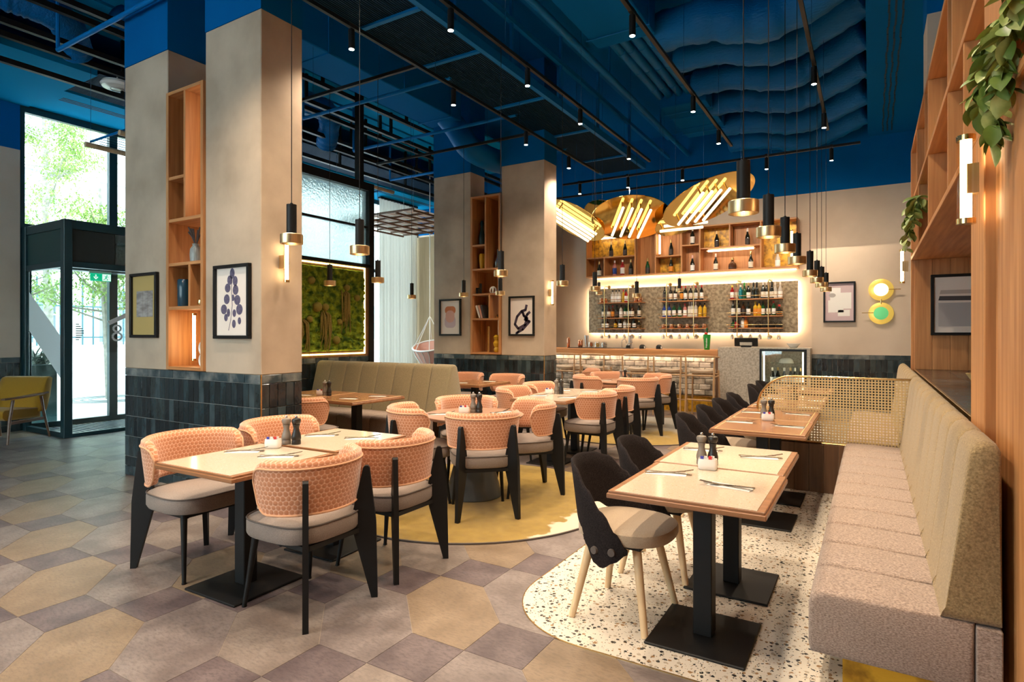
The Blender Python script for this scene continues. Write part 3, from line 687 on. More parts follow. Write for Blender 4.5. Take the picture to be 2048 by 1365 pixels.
def put_felt(x, y, face, label, z=.003):
    r = math.radians(face)
    if not felt_used[0]:
        felt_used[0] = True; felt.location = (x, y, z); felt.rotation_euler = (0, 0, r); tag(felt, label, None, 'dark felt chairs along the window bench'); return felt
    return copy_tree(felt, (x, y, z), r, label, 'dark felt chairs along the window bench')
# ---- square table
TZ = .71
def make_table(wx, wy, top, label, x, y, z=0.0, rot=0.0, border_x=.035, border_y=.012, poff=(0, 0), base=(.43, .45), post=.085):
    t = thing('dining_table', label, 'table', (x, y, z), math.radians(rot)); hz = TZ-z
    mb = MB().box(-wx/2, wx/2, -wy/2, wy/2, hz-.034, hz-.012, ch=.003).box(-wx/2+.006, wx/2-.006, -wy/2+.006, wy/2-.006, hz-.013, hz-.001, ch=.002)
    tp_ = mb.build('tabletop', 'table_wood', t, smooth=False)
    if top == 'terrazzo_top':
        MB().box(-wx/2+border_x, wx/2-border_x, -wy/2+border_y, wy/2-border_y, hz-.006, hz+.0006).build('inlay', top, tp_, smooth=False)
    else:
        MB().box(-wx/2+border_x, wx/2-border_x, -wy/2+border_y+.01, wy/2-border_y-.01, hz-.006, hz+.0004).build('inlay_line', 'cane', tp_, smooth=False)
        MB().box(-wx/2+border_x+.006, wx/2-border_x-.006, -wy/2+border_y+.016, wy/2-border_y-.016, hz-.006, hz+.0008).build('inlay', top, tp_, smooth=False)
    MB().box(poff[0]-post/2, poff[0]+post/2, poff[1]-post/2, poff[1]+post/2, .012, hz-.05, ch=.004).box(poff[0]-.17, poff[0]+.17, poff[1]-.17, poff[1]+.17, hz-.052, hz-.034).build('post', 'black_metal', t, smooth=False)
    MB().box(poff[0]-base[0]/2, poff[0]+base[0]/2, poff[1]-base[1]/2, poff[1]+base[1]/2, 0, .012, ch=.004).build('base_plate', 'black_metal', t, smooth=False)
    return t
def round_table(x, y, z, label):
    t = thing('round_table', label, 'table', (x, y, z)); hz = TZ-z
    MB().lathe([(.02, hz-.036), (.385, hz-.036), (.418, hz-.020), (.43, hz-.008), (.43, hz-.002), (.426, hz), (.02, hz)], 48).build('tabletop', 'lacquer_table', t, ang=.5)
    MB().lathe([(.235, 0), (.24, .006), (.238, .02), (.165, .30), (.115, .52), (.085, .62), (.085, hz-.036)], 40).build('cone_base', 'cone_grey', t)
    return t
# ---- table small things
def mill(x, y, z, m, label, s=1.0):
    t = thing('pepper_mill', label, 'mill', (x, y, z), 0, 'salt and pepper mills')
    MB().lathe([(.026, 0), (.027, .004), (.0265, .022), (.024, .026), (.0275, .03), (.028, .045), (.024, .062), (.018, .08), (.0165, .095), (.019, .108), (.021, .112), (.021, .116)], 18).build('body', m, t)
    MB().lathe([(.017, .1165), (.021, .119), (.026, .132), (.027, .142), (.024, .150), (.010, .155), (.005, .158)], 18).build('head', m, t)
    MB().sph((0, 0, .163), .0085, 10, 7).build('finial', 'steel', t)
    t.scale = (s, s, s); return t
def sugar(x, y, z, label, ang=0.0):
    t = thing('sachet_holder', label, 'sachet holder', (x, y, z), ang, 'white ceramic sachet holders'); mb = MB(); P = []
    for i, (sx, sy, zz) in enumerate([(.040, .022, 0), (.046, .027, .006), (.048, .029, .03), (.045, .027, .055), (.043, .025, .055), (.043, .025, .02)]):
        P.append([(a, b, zz) for a, b in superloop(sx, sy, 0, .5, 20)])
    mb.grid(P, cv=True, flip=True); mb.f.append(tuple(range(19, -1, -1))); mb.mi.append(0); mb.f.append(tuple(100+i for i in range(20))); mb.mi.append(0)
    mb.build('holder', 'white_ceramic', t)
    for k, (dx, m) in enumerate([(-.026, 'sachet_blue'), (-.008, 'paper'), (.012, 'sachet_red'), (.024, 'paper')]):
        MB().box(dx-.008, dx+.008, -.012+.006*k-.0015, -.012+.006*k+.0015, .022, .068).build('sachet', m, t, smooth=False)
    return t
CUT = {}
def cutlery(x, y, z, ang, label):
    if not CUT:
        t = thing('cutlery_set', label, 'cutlery', (x, y, z), ang, 'cutlery sets laid on paper sleeves')
        MB().box(-.095, .095, -.038, .038, 0, .0018).box(-.095, .095, -.036, .036, .0018, .0024).build('paper_sleeve', 'paper', t, smooth=False)
        MB().bar((-.105, .022, .0045), (.0, .012, .0045), .012, .004).bar((.0, .012, .0045), (.12, .0, .004), .017, .002).build('knife', 'cutlery', t, smooth=False)
        mb = MB().bar((-.10, -.028, .005), (.05, .018, .009), .010, .003).bar((.05, .018, .009), (.085, .029, .013), .022, .0025)
        for k in (-1, 0, 1): mb.bar((.083, .029+k*.008, .013), (.125, .042+k*.008, .020), .0035, .002)
        mb.build('fork', 'cutlery', t, smooth=False); CUT['s'] = t; kids_cache(t); return t
    return copy_tree(CUT['s'], (x, y, z), ang, label)
def setting(tx, ty, tname, spots, z=TZ+.001):
    for dx, dy, ang, pl in spots: cutlery(tx+dx, ty+dy, z, math.radians(ang), 'cutlery on a paper sleeve, %s of the %s' % (pl, tname))

# ================================================================ place tables
# right-hand row along the bench
RX = -.672
make_table(.655, .69, 'terrazzo_top', 'terrazzo topped table nearest the camera beside the long bench', RX, 2.805, .003, poff=(.01, .02))
make_table(.655, .68, 'terrazzo_top', 'second terrazzo topped table along the bench, pushed against the nearest one', RX-.015, 3.495, .003, poff=(.02, .005))
make_table(.64, .70, 'table_top_wood', 'dark wooden table beside the bench in front of the cane screen', -.695, 4.81, .003, poff=(.0, .0))
make_table(.64, .70, 'table_top_wood', 'dark wooden table touching the cane screen', -.70, 5.515, .003)
make_table(.62, .66, 'table_top_wood', 'first wooden table behind the cane screen', -.70, 6.30, .003)
make_table(.62, .66, 'table_top_wood', 'second wooden table behind the cane screen', -.70, 6.965, .003)
make_table(.62, .66, 'table_top_wood', 'farthest wooden table of the bench row, near the stone counter', -.70, 8.25, .003)
# left terrazzo pair, far centre terrazzo pair
make_table(.66, .655, 'terrazzo_top', 'terrazzo topped table at the front left between four peach chairs', -2.968, 2.075, 0, 1.0, .03, .014, poff=(-.03, .01))
make_table(.66, .655, 'terrazzo_top', 'terrazzo topped table adjoining the front left one, toward the sofa', -3.015, 2.755, 0, 3.0, .03, .014, poff=(-.03, .01))
make_table(.66, .70, 'terrazzo_top', 'terrazzo topped table in the middle of the room, nearer of the pair', -2.995, 5.80, 0, 2.0, .03, .014, base=(.40, .44))
make_table(.66, .68, 'terrazzo_top', 'terrazzo topped table in the middle of the room, farther of the pair', -3.04, 6.50, 0, 3.0, .03, .014, base=(.40, .44))
make_table(.70, .76, 'table_top_wood', 'wooden table in front of the olive sofa, right one', -4.79, 4.67, 0, -2)
make_table(.70, .76, 'table_top_wood', 'wooden table in front of the olive sofa, left one beside the column', -5.50, 4.67, 0, 0)
make_table(.70, .80, 'table_top_wood', 'wooden table behind the olive sofa before the far column', -4.82, 6.97, 0, 0)
round_table(-2.93, 4.22, .012, 'round terracotta table with grey cone base on the mustard rug'); round_table(-3.13, 8.32, .012, 'round terracotta table near the bar on the pale rug')
# rugs
for nm, x, y, r, m, lb in (('round_rug', -2.95, 4.25, 1.225, 'rug_mustard', 'round mustard rug with a pale cream patch under the round table'), ('round_rug', -3.05, 8.4, 1.36, 'rug_sand', 'round faded yellow and grey rug near the bar stools')):
    t = thing(nm, lb, 'rug', (x, y, 0)); MB().lathe([(.01, .0005), (r-.01, .0005), (r-.004, .006), (r-.012, .0115), (.01, .0118)], 96).build('pile', m, t, ang=.4)
    MB().lathe([(r-.012, .0), (r, .001), (r, .011), (r-.010, .0123)], 96, ring=True).build('binding', 'piping', t, ang=.4)

# ---- chairs
put_peach(-2.507, 2.11, 180, 'peach honeycomb chair at the front, back to the camera beside the near terrazzo table')
put_peach(-2.515, 2.74, 180, 'peach honeycomb chair second from the front on the aisle side of the left tables')
put_peach(-3.53, 2.105, 0, 'peach honeycomb chair on the far left facing the front terrazzo table')
put_peach(-3.58, 2.77, 2, 'peach honeycomb chair behind the mills, between the tiled column and the left tables')
def around(cx_, cy_, z, R, angs, labels):
    for a, l in zip(angs, labels):
        r = math.radians(a); d = R-.255; put_peach(cx_+d*math.cos(r), cy_+d*math.sin(r), a+180, l, z)
around(-2.93, 4.22, .012, .745, (-47, 48, 133, 227), ('peach honeycomb chair, back to the camera, at the round table on the mustard rug', 'peach honeycomb chair at the right rear of the round table on the mustard rug', 'peach honeycomb chair behind the round table, in front of the sofa end', 'peach honeycomb chair left of the round table, in front of the sofa seat'))
around(-3.13, 8.32, .012, .76, (-44, 42, 135, 226), ('peach honeycomb chair nearest the camera at the round table by the bar', 'peach honeycomb chair right of the round table by the bar stools', 'peach honeycomb chair behind the mills at the round table by the bar', 'peach honeycomb chair left of the round table by the bar, against the tiled column'))
put_peach(-2.53, 5.86, 178, 'peach honeycomb chair on the aisle side of the middle terrazzo pair, nearer one')
put_peach(-2.56, 6.52, 182, 'peach honeycomb chair on the aisle side of the middle terrazzo pair, farther one')
put_peach(-3.46, 5.86, 8, 'peach honeycomb chair left of the middle terrazzo pair, nearer one')
put_peach(-3.50, 6.54, 2, 'peach honeycomb chair left of the middle terrazzo pair, farther one')
put_peach(-4.78, 3.98, 84, 'peach honeycomb chair facing the olive sofa across the right wooden table')
put_peach(-5.52, 3.98, 90, 'peach honeycomb chair facing the olive sofa, half hidden by the near column')
put_peach(-4.68, 7.60, 264, 'peach honeycomb chair against the far column behind the sofa, right one')
put_peach(-5.42, 7.60, 270, 'peach honeycomb chair against the far column behind the sofa, left one')
put_peach(-4.25, 9.55, 200, 'peach honeycomb chair right beside the far column, below the bar stools')
for y, l in ((2.865, 'dark felt shell chair nearest the camera with pale wooden legs'), (3.51, 'dark felt shell chair second from the camera at the terrazzo tables'), (4.77, 'dark felt shell chair at the near end of the wooden tables'), (5.42, 'dark felt shell chair second along the wooden tables, beside the cane screen end'), (6.03, 'dark felt shell chair third along the wooden tables, left of the screen'), (6.70, 'dark felt shell chair fourth along the wooden tables'), (7.98, 'dark felt shell chair at the farthest table, nearer of the two by the stone counter'), (8.60, 'dark felt shell chair farthest away, before the stone counter')):
    put_felt(-1.065, y, random.uniform(-4, 4), l)

# ---- small things on tables
def duo(x, y, tn, s=1.0, dx=.055, dy=.012):
    mill(x-dx/2, y-dy/2, TZ+.001, 'mill_grey', 'grey wooden mill on the '+tn, s); mill(x+dx/2, y+dy/2, TZ+.001, 'mill_black', 'black wooden mill on the '+tn, s)
duo(-.74, 3.22, 'near terrazzo tables beside the bench', .98); sugar(-.71, 3.10, TZ+.001, 'white sachet holder in front of the mills on the near terrazzo tables beside the bench', .12)
duo(-.72, 5.22, 'wooden tables before the cane screen', .98); sugar(-.70, 5.09, TZ+.001, 'white sachet holder in front of the mills on the wooden tables before the cane screen', .1)
duo(-.70, 6.75, 'wooden tables behind the cane screen'); duo(-3.10, 2.47, 'front left terrazzo tables', 1.05, .055, .03); sugar(-3.09, 2.33, TZ+.001, 'white sachet holder beside the mills on the front left terrazzo tables', .5)
duo(-2.96, 4.30, 'round table on the mustard rug', 1.05); sugar(-3.02, 4.20, TZ+.001, 'white sachet bowl beside the mills on the round table of the mustard rug', .6)
duo(-3.07, 6.13, 'middle terrazzo tables', 1.0); sugar(-3.16, 6.06, TZ+.001, 'white sachet holder on the middle terrazzo tables', .6)
duo(-5.20, 4.62, 'wooden sofa tables'); sugar(-5.28, 4.60, TZ+.001, 'white sachet holder on the wooden sofa tables', .4); duo(-3.13, 8.36, 'round table near the bar')
PL = [(-.19, -.10, 8, 'left place'), (.20, -.12, 12, 'right place')]
setting(RX, 2.80, 'nearest terrazzo table by the bench', [(-.19, .10, 10, 'left place'), (.13, .0, 172, 'right place')])
setting(RX, 3.48, 'second terrazzo table by the bench', [(-.19, .12, 5, 'left place'), (.14, .06, 14, 'right place')])
setting(-.695, 4.81, 'wooden table before the cane screen', [(-.18, .08, 4, 'left place'), (.18, .03, 176, 'right place')])
setting(-.70, 5.515, 'wooden table touching the cane screen', [(-.18, .04, 6, 'left place'), (.17, .10, 172, 'right place')])
setting(-.70, 6.30, 'first wooden table behind the screen', PL); setting(-.70, 6.965, 'second wooden table behind the screen', PL)
setting(-2.968, 2.075, 'front left terrazzo table', [(-.17, .09, 34, 'left place'), (.12, .10, 32, 'right place')])
setting(-3.015, 2.755, 'terrazzo table adjoining the front left one', [(-.17, .02, 36, 'left place'), (.14, .08, 34, 'right place')])
setting(-2.995, 5.80, 'nearer middle terrazzo table', [(-.18, .02, 30, 'left place'), (.18, .02, 30, 'right place')]); setting(-3.04, 6.50, 'farther middle terrazzo table', [(.16, .06, 30, 'right place'), (-.18, .02, 30, 'left place')])
setting(-2.93, 4.22, 'round table on the mustard rug', [(-.22, -.18, 40, 'left place'), (.17, -.17, 20, 'front place'), (.16, .19, 70, 'right place')])
setting(-4.79, 4.67, 'right wooden sofa table', [(.05, -.16, 20, 'front place'), (.14, .18, 25, 'sofa side place')]); setting(-5.50, 4.67, 'left wooden sofa table', [(.05, -.16, 20, 'front place')])
setting(-3.13, 8.32, 'round table near the bar', [(-.22, -.14, 30, 'left place'), (.2, -.14, 30, 'front place'), (.18, .18, 30, 'right place')]); setting(-4.82, 6.97, 'wooden table behind the sofa', [(-.1, -.2, 20, 'front place'), (.1, .22, 20, 'back place')])

# ---- long bench on the right
def channel(profile, a0, a1, axis, m, name, parent, r=.012):
    cx_ = sum(p[0] for p in profile)/len(profile); cz = sum(p[1] for p in profile)/len(profile); P = []
    for t, s_ in ((a0+.0025, .0), (a0+r*.3, .62), (a0+r, 1.0), (a1-r, 1.0), (a1-r*.3, .62), (a1-.0025, .0)):
        row = []
        for x, z in profile:
            dx, dz = cx_-x, cz-z; l = math.hypot(dx, dz); k = (1-s_)*r*.9/l
            q = (x+dx*k, z+dz*k); row.append((q[0], t, q[1]) if axis == 'y' else (t, q[0], q[1]))
        P.append(row)
    mb = MB().grid(P, cv=True, flip=(axis == 'x')); n = len(profile)
    c = [tuple(range(n)), tuple(5*n+i for i in range(n-1, -1, -1))]
    for f in c: mb.f.append(f if axis == 'y' else f[::-1]); mb.mi.append(0)
    return mb.build(name, m, parent, ang=.9)
SEATP = [(-.190, .235), (-.197, .26), (-.197, .41), (-.192, .44), (-.178, .458), (-.155, .466), (.0, .468), (.29, .455), (.29, .235)]
BACKP = [(.195, .452), (.205, .47), (.268, .98), (.277, 1.02), (.295, 1.045), (.32, 1.055), (.345, 1.045), (.358, 1.02), (.36, .98), (.36, .452)]
def bench(y0, y1, n, label, endpanel):
    t = thing('banquette', label, 'bench', (0, 0, 0), 0, 'long upholstered bench along the oak wall'); w = (y1-y0)/n
    for i in range(n):
        channel(SEATP, y0+i*w, y0+(i+1)*w, 'y', 'bench_seat', 'seat_channel', t, .024); channel(BACKP, y0+i*w, y0+(i+1)*w, 'y', 'bench_back', 'back_channel', t, .032)
    MB().box(.292, .36, y0, y1, .235, .450, ch=.004).build('back_base', 'bench_seat', t, smooth=False)
    MB().box(-.09, .34, y0+.09, y1, .003, .234).build('plinth', 'gold_leaf', t, smooth=False); return t
bench(2.42, 5.86, 11, 'long beige channelled bench in front of the cane screen', True); bench(5.93, 8.35, 8, 'beige channelled bench behind the cane screen', False)
# ---- cane screen
cs_ = thing('cane_screen', 'brass framed woven cane screen with one rounded corner on a dark wood panel', 'screen', (0, 5.895, 0)); SX0, SX1, SZ0, SZ1, SR = -.90, .34, .435, 1.02, .30
rim = [(SX0, 0, SZ0)] + [(SX0+SR-SR*math.cos(a), 0, SZ1-SR+SR*math.sin(a)) for a in [PI/2*i/10 for i in range(11)]] + [(SX1, 0, SZ1), (SX1, 0, SZ0)]
MB().tube(rim, .009, 8, closed=True).build('rim', 'brass', cs_)
mb = MB(); st = .0235; k = 0; x = SX0+.014
def ztop(x): return SZ1 if x > SX0+SR else SZ1-SR+math.sqrt(max(0, SR*SR-(SX0+SR-x)**2))
def xleft(z): return SX0 if z < SZ1-SR else SX0+SR-math.sqrt(max(0, SR*SR-(z-SZ1+SR)**2))
while x < SX1: mb.box(x-.005, x+.005, -.0032, .0, SZ0, ztop(x)); x += st
z = SZ0+.012
while z < SZ1: mb.box(xleft(z), SX1, .0, .0032, z-.005, z+.005); z += st
tag(mb.build('cane_weave', 'cane', cs_, smooth=False), kind='stuff')
for i in range(9): MB().box(SX0+.20+i*.115, SX0+.20+(i+1)*.115-.002, -.02, .02, .003, SZ0-.008, ch=.002).build('plank', 'oak_dark', cs_, smooth=False)
# ---- olive sofa (double sided) on the left
so = thing('sofa', 'olive channelled sofa with high back in front of the moss wall', 'sofa', (0, 0, 0))
SB = [(5.47, .44), (5.475, .47), (5.60, .97), (5.615, 1.01), (5.64, 1.03), (5.68, 1.035), (5.72, 1.03), (5.745, 1.01), (5.76, .97), (5.885, .47), (5.89, .44)]
wch = .2865
for i in range(8): channel(SB, -6.515+i*wch, -6.515+(i+1)*wch, 'x', 'sofa_olive', 'back_channel', so, .03)
ST = [(5.005, .10), (4.995, .13), (4.99, .40), (5.0, .435), (5.03, .452), (5.1, .456), (5.50, .445), (5.50, .10)]
for i in range(4): channel(ST, -6.515+i*.53, -6.515+(i+1)*.53, 'x', 'bench_seat', 'seat_cushion', so, .014)
ST2 = [(5.86, .10), (5.86, .445), (6.26, .456), (6.33, .452), (6.36, .435), (6.37, .40), (6.365, .13), (6.355, .10)]
for i in range(4): channel(ST2, -6.515+i*.53, -6.515+(i+1)*.53, 'x', 'bench_seat', 'seat_cushion', so, .014)
MB().box(-6.45, -4.47, 5.08, 6.28, 0, .10).build('plinth', 'oak_dark', so, smooth=False)
# ---- mustard armchair
ac = thing('armchair', 'mustard lounge armchair with walnut frame by the entrance glass', 'armchair', (-9.72, 3.22, 0), math.radians(-62))
for sx in (-.33, .33):
    s = 1 if sx > 0 else -1
    MB().tube([(.30, sx+s*.02, 0), (.25, sx, .30), (.20, sx, .555)], .018, 8, rs=[.013, .018, .018]).build('leg', 'walnut', ac); MB().tube([(-.34, sx+s*.02, 0), (-.27, sx, .32), (-.22, sx, .565)], .018, 8, rs=[.013, .018, .018]).build('leg', 'walnut', ac)
    P = []
    for t in [i/8 for i in range(9)]:
        x = .34-.66*t; wv = .028+.012*math.sin(PI*t); z = .565+.03*t*t; P.append([(x, sx-wv, z), (x, sx+wv, z), (x, sx+wv, z+.022), (x, sx-wv, z+.022)])
    mb = MB().grid(P, cv=True); mb.f += [(0, 1, 2, 3), (35, 34, 33, 32)]; mb.mi += [0, 0]; mb.build('armrest', 'walnut', ac)
    MB().box(-.26, .27, sx-.012, sx+.012, .245, .285, ch=.004).build('side_rail', 'walnut', ac, smooth=False)
SQ2 = [(-.25, .28), (.27, .30), (.31, .34), (.31, .40), (.28, .43), (-.25, .41)]
P = [[(x*(1 if 0 < i < 6 else .93), yy, z if 0 < i < 6 else .355+(z-.355)*.6) for x, z in SQ2] for i, yy in enumerate((-.30, -.295, -.24, 0, .24, .295, .30))]
mb = MB().grid(P, cv=True); mb.f += [tuple(range(6)), tuple(36+i for i in range(5, -1, -1))]; mb.mi += [0, 0]; mb.build('seat_cushion', 'mustard', ac, ang=1.3)
BQ = [(-.20, .36), (-.24, .60), (-.33, .80), (-.38, .82), (-.42, .79), (-.38, .55), (-.32, .36)]
P = [[(-.30+(x+.30)*(1 if 0 < i < 6 else .55), yy, .58+(z-.58)*(1 if 0 < i < 6 else .9)) for x, z in BQ] for i, yy in enumerate((-.33, -.32, -.26, 0, .26, .32, .33))]
mb = MB().grid(P, cv=True); mb.f += [tuple(range(7)), tuple(42+i for i in range(6, -1, -1))]; mb.mi += [0, 0]; mb.build('back_cushion', 'mustard', ac, ang=1.3)
# ---- bar stools
def make_stool():
    t = thing('bar_stool', 'x', 'stool')
    P = []
    s = MB(); rings = [(.20, .74), (.205, .755), (.205, .77), (.19, .782), (.10, .776), (.03, .773)]
    for r, z in rings: P.append([(x, y*.92, z+.018*((x/.2)**2)*(z > .75)) for x, y in superloop(r, r, 0, .65, 24)])
    s.grid(P, cv=True, flip=True); s.f.append(tuple(range(23, -1, -1))); s.mi.append(0); s.f.append(tuple(120+i for i in range(24))); s.mi.append(0); s.build('seat', 'seat_beige', t)
    for sx in (-1, 1):
        MB().tube([(sx*.235, -.24, 0), (sx*.225, -.215, .5), (sx*.235, -.20, 1.0)], .016, 8, rs=[.012, .018, .014]).build('leg', 'stool_wood', t); MB().tube([(sx*.235, .22, 0), (sx*.215, .19, .78)], .016, 8, rs=[.012, .017]).build('leg', 'stool_wood', t)
        MB().cyl((sx*.222, -.21, .68), (sx*.215, .19, .68), .012).build('side_rail', 'stool_wood', t)
    MB().cyl((-.225, -.215, .30), (.225, -.215, .30), .010).build('footrest', 'stool_wood', t); MB().cyl((-.225, .205, .24), (.225, .205, .24), .010).build('footrest', 'stool_wood', t)
    MB().cyl((-.22, -.205, .70), (.22, -.205, .70), .014).build('seat_rail', 'stool_wood', t); MB().cyl((-.215, .19, .71), (.215, .19, .71), .014).build('seat_rail', 'stool_wood', t)
    pts = [(.265*math.sin(a)*1.0, .02-.235*math.cos(a), 1.005+.018*math.cos(a)) for a in [math.radians(-95+190*i/20) for i in range(21)]]
    MB().tube(pts, .02, 8, rs=[.010+.012*math.sin(PI*i/20) for i in range(21)]).build('backrest', 'stool_wood', t); return t
stool = make_stool(); kids_cache(stool); SL = ['leftmost bar stool, half hidden by the far column', 'second bar stool from the far column', 'middle bar stool of the row', 'second bar stool from the stone counter', 'bar stool nearest the stone counter']
for i, x in enumerate((-4.97, -4.38, -3.56, -2.99, -2.44)):
    if i == 0: stool.location = (x, 10.30, 0); tag(stool, SL[0]+', blond wood', None, 'blond wood bar stools')
    else: copy_tree(stool, (x, 10.30, 0), 0, SL[i]+', blond wood', 'blond wood bar stools')
# ================================================================ BAR
ba = thing('bar_counter', 'long wooden bar counter with backlit glazed stone front and gold leaf kick panel', 'bar counter', (0, 0, 0)); BX0, BX1 = -6.1, -2.28
MB().box(BX0, BX1, 10.70, 11.35, 1.08, 1.115, ch=.004).build('worktop', 'oak_x', ba, smooth=False)
MB().box(BX0, BX1, 10.695, 10.74, .985, 1.10, ch=.004).build('fascia', 'oak_x', ba, smooth=False)
MB().box(BX0, BX1, 10.86, 11.30, .0, 1.08).build('carcass', 'tile_grout', ba, smooth=False)
MB().box(BX0, BX1, 10.80, 10.86, .0, .285).build('kick_panel', 'gold_leaf', ba, smooth=False)
MB().box(BX0, BX1, 10.785, 10.86, .285, .30).build('brass_line', 'brass', ba, smooth=False)
MB().box(BX0, BX1, 10.76, 10.775, .985, 1.0).build('light_strip', 'bar_glow', ba, smooth=False)
MB().box(BX1-.045, BX1, 10.72, 10.86, .0, .985).build('end_panel', 'oak_dark', ba, smooth=False)
rnd = random.Random(9); bm_ = [MB().box(0, .196, -.03, 0, 0, .096, ch=.012).build('brick', 'brick_glaze', ba, smooth=False)]; first = True
for r in range(7):
    for i in range(19):
        x = BX1-.045-(i+1)*.2+(.1 if r % 2 else 0); z = .302+r*.098
        if x+.196 > BX1-.046: continue
        if first: bm_[0].location = (x, 10.86, z); first = False
        else: inst(bm_[0], 'brick', ba, (x, 10.86-rnd.uniform(-.006, .008), z), rnd.uniform(-.03, .03))
st_ = thing('stone_counter', 'speckled grey stone counter block at the end of the bar', 'counter', (0, 0, 0)); CX0, CX1, CY = -2.275, -.842, 10.70
f0, f1, fz0, fz1 = -1.60, -.89, .56, 1.145
MB().box(CX0, f0, CY, 11.35, 0, 1.165).box(f0, CX1, CY, 11.35, 0, fz0).box(f1, CX1, CY, 11.35, fz0, 1.165).box(f0, f1, CY, 11.35, fz1, 1.165).build('stone_block', 'stone_counter', st_, smooth=False)
fr = thing('display_fridge', 'lit glass display fridge with black frame set into the stone counter', 'fridge', (0, 0, 0))
mb = MB(); t = .035
mb.box(f0, f1, CY-.012, CY+.03, fz0, fz0+t).box(f0, f1, CY-.012, CY+.03, fz1-t, fz1).box(f0, f0+t, CY-.012, CY+.03, fz0+t, fz1-t).box(f1-t, f1, CY-.012, CY+.03, fz0+t, fz1-t); mb.build('frame', 'black_frame', fr, smooth=False)
MB().box(f0+t, f1-t, CY, CY+.006, fz0+t, fz1-t).build('pane', 'clear_glass', fr, smooth=False)
MB().box(f0+.002, f1-.002, CY+.45, CY+.46, fz0+.002, fz1-.002).box(f0+.002, f0+.02, CY+.03, CY+.45, fz0, fz1).box(f1-.02, f1-.002, CY+.03, CY+.45, fz0+.002, fz1-.002).build('liner', 'stone_counter', fr, smooth=False)
MB().box(f0+.05, f0+.07, CY+.04, CY+.06, fz0+.05, fz1-.05).box(f1-.07, f1-.05, CY+.04, CY+.06, fz0+.05, fz1-.05).build('light_tube', 'tube_glow', fr, smooth=False)
MB().box(f0+.02, f1-.02, CY+.06, CY+.44, .90, .906).build('glass_shelf', 'clear_glass', fr, smooth=False)
# ---- bottles
def bottle(name, x, y, z, h, r, kind, body, lab, cap, label, group, z_lab=None):
    mb = MB(); n = 14
    if kind == 'champ': p = [(r*.9, 0), (r, .01*h), (r, .42*h), (r*.92, .52*h), (r*.55, .66*h), (r*.40, .76*h), (r*.40, .8*h), (r*.43, .81*h), (r*.41, .96*h), (r*.34, h)]; mis = [0, 0, 0, 0, 0, 0, 2, 2, 2]; lr = (.08, .40)
    elif kind == 'wine': p = [(r*.92, 0), (r, .01*h), (r, .60*h), (r*.85, .68*h), (r*.42, .76*h), (r*.38, .84*h), (r*.40, .845*h), (r*.40, .99*h), (r*.3, h)]; mis = [0, 0, 0, 0, 0, 2, 2, 2]; lr = (.12, .50)
    elif kind == 'spirit': p = [(r*.94, 0), (r, .02*h), (r, .60*h), (r*.9, .68*h), (r*.45, .74*h), (r*.40, .86*h), (r*.46, .865*h), (r*.46, .99*h), (r*.4, h)]; mis = [0, 0, 0, 0, 0, 2, 2, 2]; lr = (.12, .50)
    elif kind == 'squat': p = [(r*.8, 0), (r, .06*h), (r*1.05, .30*h), (r*.95, .48*h), (r*.45, .62*h), (r*.32, .70*h), (r*.32, .80*h), (r*.42, .81*h), (r*.42, .98*h), (r*.3, h)]; mis = [0, 0, 0, 0, 0, 0, 2, 2, 2]; lr = (.12, .36)
    mb.lathe(p, n, mis=mis)
    if lab: mb.lathe([(r*1.02, lr[0]*h), (r*1.025, lr[0]*h+.001), (r*1.025, lr[1]*h), (r*1.02, lr[1]*h+.001)], n, mi=1)
    o = mb.build(name, [body, lab or body, cap], None, loc=(x, y, z)); return tag(o, label, 'bottle', group)
# ---- wall cabinet above the bar
cb = thing('wall_cabinet', 'long oak wall cabinet of open cells above the bar', 'cabinet', (0, 0, 0)); ky0, ky1, cz0, cz1, bt = 12.15, 12.49, 2.635, 3.565, .028
def board(n, x0, x1, z0, z1, y0=ky0, y1=ky1, m='oak_x', p=cb): return MB().box(x0, x1, y0, y1, z0, z1, ch=.002).build(n, m, p, smooth=False)
dv = [-5.415, -4.285, -3.847, -3.302, -2.938, -1.802, -1.165]
board('bottom_board', dv[0], dv[-1], cz0, cz0+bt); board('top_board', dv[0], dv[-1], cz1-bt, cz1)
for x in dv: board('divider', x-bt/2 if x not in (dv[0],) else x, x+bt/2 if x != dv[-1] else x, cz0+bt, cz1-bt, m='oak_z')
board('shelf', dv[0]+bt, dv[1]-bt/2, 3.05, 3.078, ky0+.004); board('divider', -5.0, -4.972, cz0+bt, 3.05, ky0+.004, m='oak_z'); board('shelf', dv[2]+bt/2, dv[3]-bt/2, 2.99, 3.018, ky0+.004); board('shelf', dv[3]+bt/2, dv[4]-bt/2, 3.18, 3.208, ky0+.004)
board('shelf', dv[4]+bt/2, dv[5]-bt/2, 3.09, 3.118, ky0+.004); board('divider', -2.381, -2.353, 3.118, cz1-bt, ky0+.004, m='oak_z')
gold = [(dv[0], dv[1], 3.078, cz1-bt), (dv[2], dv[3], cz0+bt, 2.99), (dv[4], -2.38, 3.118, cz1-bt), (dv[5], dv[6], cz0+bt, cz1-bt)]
oakb = [(dv[0], dv[1], cz0+bt, 3.05), (dv[1], dv[2], cz0+bt, cz1-bt), (dv[2], dv[3], 3.018, cz1-bt), (dv[3], dv[4], cz0+bt, cz1-bt), (-2.353, dv[5], 3.118, cz1-bt), (dv[4], dv[5], cz0+bt, 3.09)]
for a, b, c, d in gold: MB().box(a+.014, b-.014, ky1-.03, ky1-.015, c, d).build('gold_back', 'gold_leaf', cb, smooth=False)
for a, b, c, d in oakb: MB().box(a+.014, b-.014, ky1-.03, ky1-.015, c, d).build('back_board', 'oak_z', cb, smooth=False)
